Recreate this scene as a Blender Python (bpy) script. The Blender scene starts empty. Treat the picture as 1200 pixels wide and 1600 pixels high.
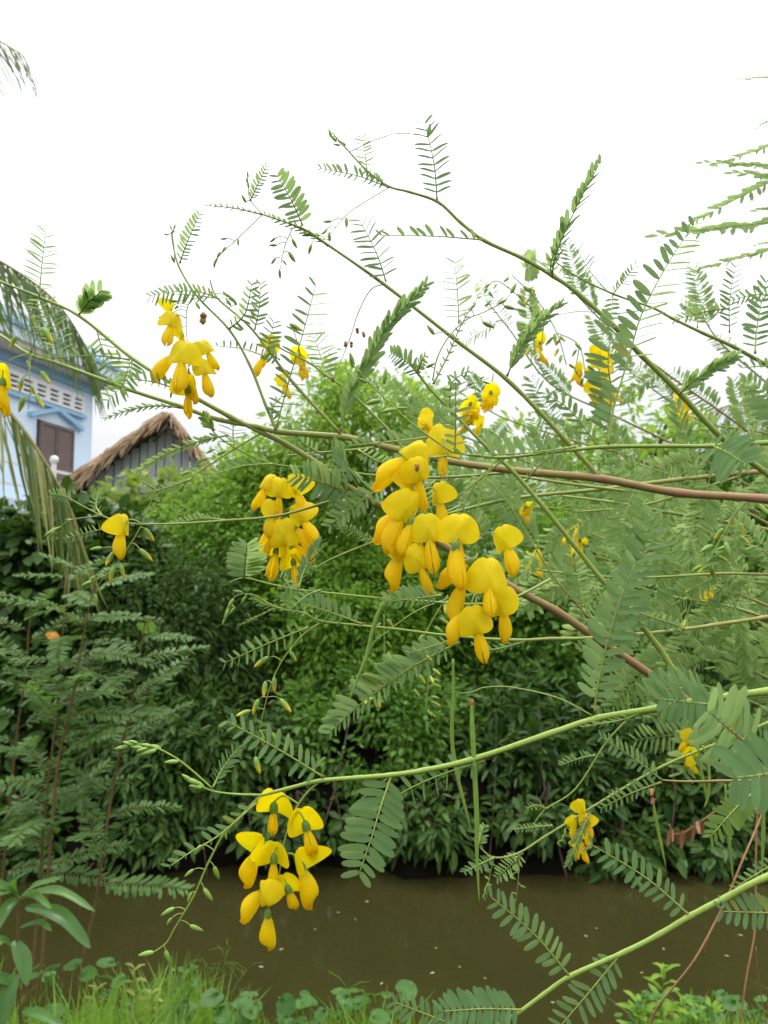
import bpy, math, random
import numpy as np
from mathutils import Vector, Matrix

random.seed(11)
rng = np.random.default_rng(11)
scene = bpy.context.scene
COL = scene.collection

# ------------------------------------------------------------------ camera
PITCH = math.radians(5.0)
CAMZ = 1.6
FPX = 1244.4                      # focal length in photograph pixels
C0 = Vector((0, 0, CAMZ))
RIGHT = Vector((1, 0, 0))
FWD = Vector((0, math.cos(PITCH), math.sin(PITCH)))
UP = Vector((0, -math.sin(PITCH), math.cos(PITCH)))
cam = bpy.data.cameras.new('camera')
cam.sensor_fit = 'VERTICAL'
cam.sensor_height = 36
cam.lens = 28
cam.clip_start = 0.02
cam.clip_end = 2000
cam.dof.use_dof = True
cam.dof.focus_distance = 0.52
cam.dof.aperture_fstop = 18
cam_o = bpy.data.objects.new('camera', cam)
COL.objects.link(cam_o)
cam_o.location = C0
cam_o.rotation_euler = (math.pi / 2 + PITCH, 0, 0)
scene.camera = cam_o

# ------------------------------------------------------------------ sky and sun (bright overcast)
SUN_EL, SUN_AZ = math.radians(66), math.radians(-150)
world = bpy.data.worlds.new('World')
scene.world = world
world.use_nodes = True
nt = world.node_tree
nt.nodes.clear()
def wn(t, **k):
    n = nt.nodes.new(t)
    for a, b in k.items():
        setattr(n, a, b)
    return n
sky = wn('ShaderNodeTexSky', sky_type='NISHITA', sun_disc=False, sun_elevation=SUN_EL, sun_rotation=SUN_AZ)
tc = wn('ShaderNodeTexCoord')
sep = wn('ShaderNodeSeparateXYZ')
nt.links.new(tc.outputs['Generated'], sep.inputs[0])
mx = wn('ShaderNodeMath', operation='MAXIMUM'); mx.inputs[1].default_value = 0.0
nt.links.new(sep.outputs['Z'], mx.inputs[0])
# thick overcast: bright overhead, greyer towards the horizon
ma = wn('ShaderNodeMath', operation='MULTIPLY_ADD'); ma.inputs[1].default_value = 0.85; ma.inputs[2].default_value = 0.15
nt.links.new(mx.outputs[0], ma.inputs[0])
mp = wn('ShaderNodeMapping'); mp.inputs['Scale'].default_value = (1.0, 1.0, 3.0)
nt.links.new(tc.outputs['Generated'], mp.inputs['Vector'])
nz = wn('ShaderNodeTexNoise'); nz.inputs['Scale'].default_value = 2.6; nz.inputs['Detail'].default_value = 5
nt.links.new(mp.outputs[0], nz.inputs['Vector'])
mr = wn('ShaderNodeMapRange'); mr.inputs['From Min'].default_value = 0.3; mr.inputs['From Max'].default_value = 0.7
mr.inputs['To Min'].default_value = 0.80; mr.inputs['To Max'].default_value = 1.12
nt.links.new(nz.outputs['Fac'], mr.inputs['Value'])
mu = wn('ShaderNodeMath', operation='MULTIPLY'); nt.links.new(ma.outputs[0], mu.inputs[0]); nt.links.new(mr.outputs[0], mu.inputs[1])
sc_ = wn('ShaderNodeVectorMath', operation='SCALE'); sc_.inputs[0].default_value = (23.5, 23.7, 24.1)
nt.links.new(mu.outputs[0], sc_.inputs['Scale'])
mix = wn('ShaderNodeMix', data_type='RGBA'); mix.inputs['Factor'].default_value = 0.92
nt.links.new(sky.outputs[0], mix.inputs['A']); nt.links.new(sc_.outputs[0], mix.inputs['B'])
bg = wn('ShaderNodeBackground'); bg.inputs['Strength'].default_value = 0.1
nt.links.new(mix.outputs['Result'], bg.inputs['Color'])
wo = wn('ShaderNodeOutputWorld'); nt.links.new(bg.outputs[0], wo.inputs[0])

sun = bpy.data.lights.new('sun', 'SUN')
sun.energy = 1.4
sun.angle = math.radians(14)
sun.color = (1.0, 0.97, 0.91)
sun_o = bpy.data.objects.new('sun', sun)
COL.objects.link(sun_o)
sdir = Vector((math.sin(SUN_AZ) * math.cos(SUN_EL), -math.cos(SUN_AZ) * math.cos(SUN_EL), math.sin(SUN_EL)))
sun_o.rotation_euler = sdir.to_track_quat('Z', 'Y').to_euler()
sky.sun_rotation = math.atan2(sdir.x, sdir.y)
vs = scene.view_settings
vs.view_transform = 'Standard'
vs.look = 'None'
vs.exposure = 0.55
vs.gamma = 1.0
vs.use_curve_mapping = False
scene.cycles.use_denoising = True
scene.cycles.max_bounces = 8
scene.cycles.transmission_bounces = 4
scene.cycles.diffuse_bounces = 4

# ------------------------------------------------------------------ helpers
def P(u, v, d):
    return C0 + d * (FWD + (u - 600) / FPX * RIGHT - (v - 800) / FPX * UP)

def put(o, parent=None, label=None, cat=None, group=None, kind=None):
    COL.objects.link(o)
    if parent is not None:
        o.parent = parent
        o.matrix_parent_inverse = parent.matrix_world.inverted()
    if label: o['label'] = label
    if cat: o['category'] = cat
    if group: o['group'] = group
    if kind: o['kind'] = kind
    return o

def thing(name, loc, label, cat, group=None):
    o = bpy.data.objects.new(name, None)
    o.empty_display_size = 0.05
    o.matrix_world = Matrix.Translation(loc)
    return put(o, None, label, cat, group)

def mesh(name, verts, faces, mat, smooth=True, age=None):
    me = bpy.data.meshes.new(name)
    me.from_pydata([tuple(v) for v in verts], [], faces)
    if smooth:
        me.polygons.foreach_set('use_smooth', [True] * len(me.polygons))
    for m in (mat if isinstance(mat, (list, tuple)) else [mat]):
        me.materials.append(m)
    if age is not None:
        a = me.attributes.new('age', 'FLOAT', 'POINT')
        a.data.foreach_set('value', age)
    me.update()
    return me

def obj(name, me, parent=None, M=None, **k):
    o = bpy.data.objects.new(name, me)
    if M is not None:
        o.matrix_world = M
    return put(o, parent, **k)

class MB:
    def __init__(s): s.v = []; s.f = []; s.a = []
    def add(s, v, f, age=0.0):
        b = len(s.v); s.v.extend(v); s.f.extend([tuple(i + b for i in q) for q in f])
        s.a.extend(age if isinstance(age, list) else [age] * len(v)); return s
    def box(s, o, ex, ey, ez):
        # o: centre, ex/ey/ez half axis vectors
        v = [o + a * ex + b * ey + c * ez for c in (-1, 1) for b in (-1, 1) for a in (-1, 1)]
        f = [(0, 2, 3, 1), (4, 5, 7, 6), (0, 1, 5, 4), (2, 6, 7, 3), (0, 4, 6, 2), (1, 3, 7, 5)]
        return s.add(v, f)
    def build(s, name, mat, parent=None, smooth=True, **k):
        return obj(name, mesh(name, s.v, s.f, mat, smooth, s.a), parent, **k)

def catmull(pts, k=4):
    """pts: list of tuples (Vector, *floats); smooth polyline through them"""
    if len(pts) < 3:
        a, b = pts[0], pts[-1]
        return [tuple([a[0].lerp(b[0], i / k)] + [a[j] + (b[j] - a[j]) * i / k for j in range(1, len(a))]) for i in range(k + 1)]
    out = []
    n = len(pts)
    for i in range(n - 1):
        p0 = pts[max(i - 1, 0)]; p1 = pts[i]; p2 = pts[i + 1]; p3 = pts[min(i + 2, n - 1)]
        for j in range(k):
            t = j / k
            q = 0.5 * ((2 * p1[0]) + (p2[0] - p0[0]) * t + (2 * p0[0] - 5 * p1[0] + 4 * p2[0] - p3[0]) * t * t
                       + (3 * p1[0] - p0[0] - 3 * p2[0] + p3[0]) * t ** 3)
            out.append(tuple([q] + [p1[m] + (p2[m] - p1[m]) * t for m in range(1, len(p1))]))
    out.append(pts[-1])
    return out

TRUNK_X, TRUNK_Y = 1.40, 1.05
def to_trunk(path, rnd):
    """carry a branch that leaves the frame at the right on to the trunk it grows from"""
    a, r, g = path[0]
    t = Vector((TRUNK_X + rnd.uniform(-.05, .05), TRUNK_Y + rnd.uniform(-.05, .05), min(1.45, max(.45, a.z - .38 + rnd.uniform(-.15, .1)))))
    d = (a - path[1][0]).normalized()
    m1 = a + d * min(.25, (t - a).length * .35)
    m2 = m1.lerp(t, .5) + Vector((0, 0, -.03))
    return [(t, r * 1.5, min(1, g + .4)), (m2, r * 1.3, min(1, g + .25)), (m1, r * 1.12, g)] + path

def tube(mb, path, ns=6):
    """path: [(Vector, radius, age)]"""
    n = len(path)
    pts = [p[0] for p in path]
    tang = [(pts[min(i + 1, n - 1)] - pts[max(i - 1, 0)]).normalized() for i in range(n)]
    ref = Vector((0.3, 0.2, 1)) if abs(tang[0].z) < 0.8 else Vector((1, 0.2, 0))
    x = (ref - ref.dot(tang[0]) * tang[0]).normalized()
    v = []; ages = []
    for i in range(n):
        t = tang[i]
        x = (x - x.dot(t) * t).normalized()
        y = t.cross(x)
        for j in range(ns):
            a = 2 * math.pi * j / ns
            v.append(pts[i] + path[i][1] * (math.cos(a) * x + math.sin(a) * y))
            ages.append(path[i][2])
    f = [(i * ns + j, i * ns + (j + 1) % ns, (i + 1) * ns + (j + 1) % ns, (i + 1) * ns + j) for i in range(n - 1) for j in range(ns)]
    v.append(pts[0]); v.append(pts[-1]); ages += [path[0][2], path[-1][2]]
    b = n * ns
    f += [(b, (j + 1) % ns, j) for j in range(ns)] + [(b + 1, (n - 1) * ns + j, (n - 1) * ns + (j + 1) % ns) for j in range(ns)]
    mb.add(v, f, ages)

# ------------------------------------------------------------------ materials
def nodemat(name):
    m = bpy.data.materials.new(name)
    m.use_nodes = True
    t = m.node_tree
    t.nodes.clear()
    return m, t
def N(t, ty, ins=None, **k):
    n = t.nodes.new(ty)
    for a, b in k.items(): setattr(n, a, b)
    for a, b in (ins or {}).items():
        if hasattr(b, 'is_output'): t.links.new(b, n.inputs[a])
        else: n.inputs[a].default_value = b
    return n
def rgba(c): return (c[0], c[1], c[2], 1.0)
def mixc(t, f, a, b):
    n = N(t, 'ShaderNodeMix', data_type='RGBA')
    for k, x in (('Factor', f), ('A', a), ('B', b)):
        if hasattr(x, 'is_output'): t.links.new(x, n.inputs[k])
        else: n.inputs[k].default_value = x if k == 'Factor' else rgba(x)
    return n.outputs['Result']
def ramp(t, x, lo, hi, a=0.0, b=1.0):
    return N(t, 'ShaderNodeMapRange', {'Value': x, 'From Min': lo, 'From Max': hi, 'To Min': a, 'To Max': b}).outputs[0]

def leaf_mat(name, c1, c2, back=None, rough=0.45, trans=0.35, spec=0.4, scale=60, tcol=None, old=None):
    """c1/c2: two greens mixed leaf by leaf; back: colour of the underside; old: odd yellowed leaf"""
    m, t = nodemat(name)
    geo = N(t, 'ShaderNodeNewGeometry')
    oi = N(t, 'ShaderNodeObjectInfo')
    ad = N(t, 'ShaderNodeMath', {0: geo.outputs['Random Per Island'], 1: oi.outputs['Random']}, operation='ADD')
    fr = N(t, 'ShaderNodeMath', {0: ad.outputs[0]}, operation='FRACT')
    nz = N(t, 'ShaderNodeTexNoise', {'Scale': scale, 'Detail': 3.0, 'Vector': N(t, 'ShaderNodeTexCoord').outputs['Object']})
    col = mixc(t, fr.outputs[0], c1, c2)
    dark = mixc(t, ramp(t, nz.outputs['Fac'], 0.35, 0.75, 0.0, 0.5), col, tuple(x * 0.6 for x in c1))
    if old:
        dark = mixc(t, ramp(t, fr.outputs[0], 0.982, 0.992, 0.0, 0.8), dark, old)
    if back:
        dark = mixc(t, N(t, 'ShaderNodeMath', {0: geo.outputs['Backfacing'], 1: 0.8}, operation='MULTIPLY').outputs[0], dark, back)
    p = N(t, 'ShaderNodeBsdfPrincipled', {'Base Color': dark, 'Roughness': rough, 'Specular IOR Level': spec})
    bump = N(t, 'ShaderNodeBump', {'Height': nz.outputs['Fac'], 'Strength': 0.15, 'Distance': 0.002})
    t.links.new(bump.outputs[0], p.inputs['Normal'])
    tcolour = mixc(t, 0.55, dark, tcol or (c2[0] * 1.5, c2[1] * 1.5, c2[2] * 0.7))
    tr = N(t, 'ShaderNodeBsdfTranslucent', {'Color': tcolour})
    ms = N(t, 'ShaderNodeMixShader', {0: trans, 1: p.outputs[0], 2: tr.outputs[0]})
    N(t, 'ShaderNodeOutputMaterial', {0: ms.outputs[0]})
    return m

def stem_mat(name, young, old, scale=140):
    m, t = nodemat(name)
    at = N(t, 'ShaderNodeAttribute', attribute_name='age')
    co = N(t, 'ShaderNodeTexCoord').outputs['Object']
    nz = N(t, 'ShaderNodeTexNoise', {'Scale': scale, 'Detail': 4.0, 'Vector': co})
    f = N(t, 'ShaderNodeMath', {0: at.outputs['Fac'], 1: ramp(t, nz.outputs['Fac'], 0.3, 0.7, -0.18, 0.18)}, operation='ADD', use_clamp=True)
    c = mixc(t, f.outputs[0], young, old)
    nz2 = N(t, 'ShaderNodeTexNoise', {'Scale': scale * 4, 'Detail': 2.0, 'Vector': co})
    c = mixc(t, ramp(t, nz2.outputs['Fac'], 0.45, 0.7, 0.0, 0.35), c, tuple(x * 0.6 for x in young))
    p = N(t, 'ShaderNodeBsdfPrincipled', {'Base Color': c, 'Roughness': 0.5, 'Specular IOR Level': 0.4})
    N(t, 'ShaderNodeOutputMaterial', {0: p.outputs[0]})
    return m

def petal_mat(name, base, tip, z0, z1, green=None):
    m, t = nodemat(name)
    co = N(t, 'ShaderNodeTexCoord').outputs['Object']
    z = N(t, 'ShaderNodeSeparateXYZ', {0: co}).outputs['Z']
    oi = N(t, 'ShaderNodeObjectInfo')
    nz = N(t, 'ShaderNodeTexNoise', {'Scale': 5.0, 'Detail': 4.0, 'Vector': co})
    zj = N(t, 'ShaderNodeMath', {0: z, 1: ramp(t, nz.outputs['Fac'], 0.3, 0.7, -0.07, 0.07)}, operation='ADD').outputs[0]
    c = mixc(t, ramp(t, oi.outputs['Random'], 0, 1, 0.0, 0.5), base, (base[0], base[1] * 0.89, base[2]))
    c = mixc(t, ramp(t, zj, z0, z1), c, tip)
    if green:
        c = mixc(t, ramp(t, zj, -0.34, -0.12, 0.0, 0.75), c, green)
    # fine veins fanning along the petal
    mpn = N(t, 'ShaderNodeMapping', {'Vector': co, 'Scale': (26, 26, 3)})
    vn = N(t, 'ShaderNodeTexNoise', {'Scale': 1.0, 'Detail': 3.0, 'Vector': mpn.outputs[0]})
    c = mixc(t, ramp(t, vn.outputs['Fac'], 0.5, 0.75, 0.0, 0.10), c, (base[0] * 0.85, base[1] * 0.66, base[2]))
    sp = N(t, 'ShaderNodeTexNoise', {'Scale': 34.0, 'Detail': 2.0, 'Vector': co})
    c = mixc(t, ramp(t, sp.outputs['Fac'], 0.72, 0.78, 0.0, 0.5), c, (0.55, 0.25, 0.02))
    bump = N(t, 'ShaderNodeBump', {'Height': vn.outputs['Fac'], 'Strength': 0.12, 'Distance': 0.015})
    p = N(t, 'ShaderNodeBsdfPrincipled', {'Base Color': c, 'Roughness': 0.55, 'Specular IOR Level': 0.25, 'Normal': bump.outputs[0]})
    tr = N(t, 'ShaderNodeBsdfTranslucent', {'Color': c})
    ms = N(t, 'ShaderNodeMixShader', {0: 0.55, 1: p.outputs[0], 2: tr.outputs[0]})
    N(t, 'ShaderNodeOutputMaterial', {0: ms.outputs[0]})
    return m

def plain_mat(name, c1, c2, scale=8, rough=0.7, spec=0.2, stretch=(1, 1, 1), bump=0.2, dist=0.01):
    m, t = nodemat(name)
    co = N(t, 'ShaderNodeTexCoord').outputs['Object']
    mpn = N(t, 'ShaderNodeMapping', {'Vector': co, 'Scale': stretch})
    nz = N(t, 'ShaderNodeTexNoise', {'Scale': scale, 'Detail': 6.0, 'Vector': mpn.outputs[0]})
    geo = N(t, 'ShaderNodeNewGeometry')
    f = N(t, 'ShaderNodeMath', {0: ramp(t, nz.outputs['Fac'], 0.3, 0.7, 0, 0.7), 1: ramp(t, geo.outputs['Random Per Island'], 0, 1, 0, 0.3)}, operation='ADD')
    c = mixc(t, f.outputs[0], c1, c2)
    b = N(t, 'ShaderNodeBump', {'Height': nz.outputs['Fac'], 'Strength': bump, 'Distance': dist})
    p = N(t, 'ShaderNodeBsdfPrincipled', {'Base Color': c, 'Roughness': rough, 'Specular IOR Level': spec, 'Normal': b.outputs[0]})
    N(t, 'ShaderNodeOutputMaterial', {0: p.outputs[0]})
    return m

LEAF = leaf_mat('feathery leaflet', (0.115, 0.24, 0.085), (0.17, 0.31, 0.115), back=(0.19, 0.30, 0.13), rough=0.55, trans=0.56, spec=.22, scale=90, tcol=(0.50, 0.66, 0.20), old=(0.30, 0.28, 0.05))
LEAF_YOUNG = leaf_mat('young leaflet', (0.15, 0.27, 0.05), (0.2, 0.33, 0.07), trans=0.5, spec=.25, scale=90, tcol=(0.45, 0.6, 0.15))
STEM = stem_mat('green to brown stem', (0.27, 0.39, 0.065), (0.36, 0.175, 0.095))
BUD = stem_mat('bud', (0.20, 0.37, 0.06), (0.85, 0.62, 0.02), scale=60)
POD = stem_mat('pod', (0.19, 0.36, 0.05), (0.27, 0.37, 0.07), scale=60)
BANNER = petal_mat('banner petal', (0.95, 0.775, 0.004), (0.95, 0.775, 0.004), 0.2, 0.6)
WING = petal_mat('wing petal', (0.95, 0.75, 0.004), (0.94, 0.60, 0.003), -0.8, -1.05, green=(0.65, 0.62, 0.02))
CALYX = leaf_mat('calyx', (0.14, 0.26, 0.04), (0.18, 0.30, 0.05), trans=0.2, scale=30)
DRY = plain_mat('withered flower', (0.30, 0.13, 0.05), (0.45, 0.25, 0.10), scale=200)

# ------------------------------------------------------------------ leaflets and compound leaves
def leaflet_geo(wr, curl=0.04, fold=0.035, seed=0):
    r = random.Random(seed)
    st = [(0, 0.06), (0.05, 0.45), (0.16, 0.85), (0.40, 1.0), (0.68, 0.97), (0.88, 0.72), (0.965, 0.38), (1.0, 0.05)]
    v = []
    for x, w in st:
        z = -curl * (x * x) * 2 + r.uniform(-0.008, 0.008)
        h = w * wr / 2
        v += [Vector((x, -h, z + fold)), Vector((x, 0, z)), Vector((x, h, z + fold))]
    f = []
    for i in range(len(st) - 1):
        a = i * 3
        f += [(a, a + 3, a + 4, a + 1), (a + 1, a + 4, a + 5, a + 2)]
    return v, f
LEAFLET_GEO = [leaflet_geo(w, c, fo, i) for i, (w, c, fo) in enumerate([(0.29, 0.05, 0.03), (0.31, 0.02, 0.045), (0.27, 0.07, 0.02), (0.34, 0.03, 0.03)])]
LEAFLET_ME = [mesh('leaflet', v, f, LEAF) for v, f in LEAFLET_GEO]
LEAFLET_YOUNG_ME = [mesh('leaflet', v, f, LEAF_YOUNG) for v, f in LEAFLET_GEO]

def frame(x, n, pos, s):
    x = x.normalized()
    n = (n - n.dot(x) * x).normalized()
    y = n.cross(x)
    return Matrix(((x.x * s, y.x * s, n.x * s, pos.x), (x.y * s, y.y * s, n.y * s, pos.y), (x.z * s, y.z * s, n.z * s, pos.z), (0, 0, 0, 1)))

def leaf_layout(path, La, Lb, n, twA, twB, sp, nrm, R, miss=0.045, start=0.1, lift=0.0):
    """path: smooth list of Vectors from base to tip; La/Lb leaflet lengths (m) on the left and right row.
    returns [matrix, variant]"""
    seg = [0.0]
    for i in range(1, len(path)): seg.append(seg[-1] + (path[i] - path[i - 1]).length)
    out = []
    tot = seg[-1]
    for k in range(n):
        s = (start + (1 - start) * k / (n - 1)) * tot if n > 1 else tot
        i = max(1, next((q for q in range(1, len(seg)) if seg[q] >= s - 1e-9), len(seg) - 1))
        w = (s - seg[i - 1]) / max(1e-9, seg[i] - seg[i - 1])
        p = path[i - 1].lerp(path[i], w)
        t = (path[i] - path[i - 1]).normalized()
        nn = (nrm - nrm.dot(t) * t).normalized()
        side = nn.cross(t)                      # left of travel when nn looks at the viewer
        q = k / max(1, n - 1)
        size = (0.72 + 0.34 * math.sin(math.pi * min(1, q * 0.8 + 0.15))) * (1.0 if q < 0.9 else 0.85)
        for row, L, tw, sg in ((0, La, twA, 1), (1, Lb, twB, -1)):
            if L <= 0 or R.random() < miss: continue
            a = math.radians(sp + R.uniform(-9, 9) - 16 * max(0, q - 0.6) / 0.4 * (sp > 35))
            d = math.cos(a) * t + math.sin(a) * sg * side
            lf = math.radians(lift + R.uniform(-15, 15))
            d = math.cos(lf) * d + math.sin(lf) * nn
            m0 = frame(d, nn, p, 1.0)
            rot = Matrix.Rotation(sg * math.radians(tw + R.uniform(-14, 14)), 4, 'X')
            l = L * size * R.uniform(0.92, 1.07)
            out.append((m0 @ rot @ Matrix.Scale(l, 4), R.randrange(4)))
    return out

def baked_leaf(name, path, lay, r0, parent, mats, **k):
    mb = MB()
    n = len(path)
    tube(mb, [(p, r0 * (1.0 - 0.65 * i / (n - 1)) * (1.5 if i == 0 else 1), 0.55 if i == 0 else 0.12) for i, p in enumerate(path)], 5)
    ns = len(mb.f)
    for M, var in lay:
        v, f = LEAFLET_GEO[var]
        mb.add([M @ x for x in v], f)
    me = mesh(name, mb.v, mb.f, mats, True, mb.a)
    mi = [0] * ns + [1] * (len(mb.f) - ns)
    me.polygons.foreach_set('material_index', mi)
    return obj(name, me, parent, **k)
# ------------------------------------------------------------------ flower pieces (unit: banner width = 1, axis hangs along -Z, banner faces -Y)
def banner_geo(c1, seed, c2=0.28, a=0.49, b=0.40):
    r = random.Random(seed)
    ph = r.uniform(0, 6); asym = r.uniform(-.13, .13)
    K, J = (0.0, 0.25, 0.5, 0.72, 0.9, 1.0), 36
    v = []; f = []
    for ki, k in enumerate(K):
        for j in range(J):
            th = 2 * math.pi * j / J
            n1 = 1 + 0.05 * math.cos(2 * th + 2 * ph) - 0.13 * math.exp(-((th - math.pi / 2) / 0.13) ** 2) - 0.10 * math.exp(-((th - 1.5 * math.pi) / 0.35) ** 2)
            co, si = math.cos(th), math.sin(th)
            e = 0.85
            x = a * math.copysign(abs(co) ** e, co) * k * (1 + (n1 - 1) * k) * (1 + asym * co)
            z = 0.10 + b * math.copysign(abs(si) ** e, si) * k * n1
            x *= 1 - 0.22 * (z - 0.1) / b                       # wider towards the claw
            z -= 0.16 * abs(x) ** 1.5                            # side lobes hang
            y = -0.12 + c1 * x * x + c2 * (z - 0.1) + 0.9 * max(0, z - 0.25) ** 2
            y += 0.06 * math.exp(-(x / 0.07) ** 2) * k + 0.022 * math.sin(3 * th + ph) * k * k + 0.016 * math.sin(6 * th + 2 * ph) * k ** 4
            y += 0.07 * k ** 6 * (0.4 + 0.6 * math.sin(th * 1.5 + ph) ** 2)      # rim rolls back
            v.append(Vector((x, y, z)))
    for ki in range(len(K) - 1):
        for j in range(J):
            q = (ki * J + j, ki * J + (j + 1) % J, (ki + 1) * J + (j + 1) % J, (ki + 1) * J + j)
            f.append(q if ki else (q[0], q[2], q[3]))
    return v, f

def wing_geo(sg, seed, full=1.0):
    r = random.Random(seed)
    T = [(0, 0.055, 0.07), (0.12, 0.095, 0.115), (0.3, 0.145, 0.18), (0.5, 0.185, 0.225), (0.68, 0.205, 0.245), (0.82, 0.195, 0.24), (0.92, 0.165, 0.212), (0.975, 0.115, 0.15), (1.0, 0.02, 0.025)]
    v = []; nP = 9
    for t, hx, hy in T:
        for p in range(nP):
            ph = -math.pi / 2 + math.pi * p / (nP - 1)
            x = sg * (0.86 * hx * full * max(0.0, math.cos(ph)) ** 1.4 + 0.004 + 0.014 * t)
            y = -0.02 - 0.12 * t * t + hy * math.sin(ph)
            x *= 1 - 0.10 * math.cos(2 * ph + 1.2) * t      # flattened flank with a shallow fold
            z = -0.10 - 0.82 * t + 0.11 * math.sin(ph) * t ** 2 + r.uniform(-0.004, 0.004)
            v.append(Vector((x, y, z)))
    f = []
    for i in range(len(T) - 1):
        for p in range(nP - 1):
            q = (i * nP + p, i * nP + p + 1, (i + 1) * nP + p + 1, (i + 1) * nP + p)
            f.append(q if sg > 0 else q[::-1])
    return v, f

def calyx_geo():
    v = []; f = []; J = 20
    pr = [(0.10, 0.022), (0.07, 0.05), (0.03, 0.085), (-0.03, 0.105), (-0.10, 0.112), (-0.155, 0.116)]
    for i, (z, r) in enumerate(pr):
        for j in range(J):
            a = 2 * math.pi * j / J
            tooth = (0.06 * max(0, math.cos(2.5 * a) ** 2 - 0.3) if i == 5 else 0)
            v.append(Vector((r * math.cos(a), r * 0.95 * math.sin(a) + 0.0, z - tooth)))
    for i in range(len(pr) - 1):
        for j in range(J):
            f.append((i * J + j, (i + 1) * J + j, (i + 1) * J + (j + 1) % J, i * J + (j + 1) % J))
    return v, f

BANNER_ME = [mesh('banner_petal', *banner_geo(c, i, c2), BANNER) for i, (c, c2) in enumerate([(1.0, 0.3), (1.4, 0.4), (2.0, 0.25), (3.0, 0.3), (0.7, 0.5)] + [(1.0 + .1 * q, .25 + .05 * q) for q in range(4)] + [(1.5 + .15 * q, .3) for q in range(4)] + [(2.1 + .2 * q, .2 + .06 * q) for q in range(4)])]
BVAR = {0: (0, 5, 6, 7, 8), 1: (1, 9, 10, 11, 12), 2: (2, 13, 14, 15, 16), 3: (3,), 4: (4, 5)}
WING_ME = [(mesh('wing_petal', *wing_geo(1, i, w), WING), mesh('wing_petal', *wing_geo(-1, i + 9, w), WING)) for i, w in enumerate([1.0, 1.2, 0.85])]
CALYX_ME = mesh('calyx', *calyx_geo(), CALYX)

def bud_geo():
    T = [(0, 0.05, 0.0), (0.07, 0.105, 0.0), (0.22, 0.15, 0.0), (0.42, 0.165, 0.05), (0.58, 0.15, 0.4), (0.74, 0.115, 0.9), (0.90, 0.068, 1.0), (1.0, 0.01, 1.0)]
    v = []; a = []; J = 9
    for t, r, ag in T:
        for j in range(J):
            an = 2 * math.pi * j / J
            v.append(Vector((t, r * math.cos(an) + 0.05 * t * t, r * math.sin(an)))); a.append(ag)
    f = [(i * J + j, i * J + (j + 1) % J, (i + 1) * J + (j + 1) % J, (i + 1) * J + j) for i in range(len(T) - 1) for j in range(J)]
    return v, f, a
bv, bf, ba = bud_geo()
BUD_GREEN = mesh('flower_bud', bv, bf, BUD, True, [0.0] * len(ba))
BUD_TIP = mesh('flower_bud', bv, bf, BUD, True, ba)

CAMROT = Matrix((RIGHT, FWD, UP)).transposed().to_4x4()      # local x right, y away, z up as the flower hangs

def yaw_m(yaw, rot, pitch):
    return CAMROT @ Matrix.Rotation(math.radians(rot), 4, 'Y') @ Matrix.Rotation(math.radians(pitch), 4, 'X') @ Matrix.Rotation(math.radians(yaw), 4, 'Z')

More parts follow.
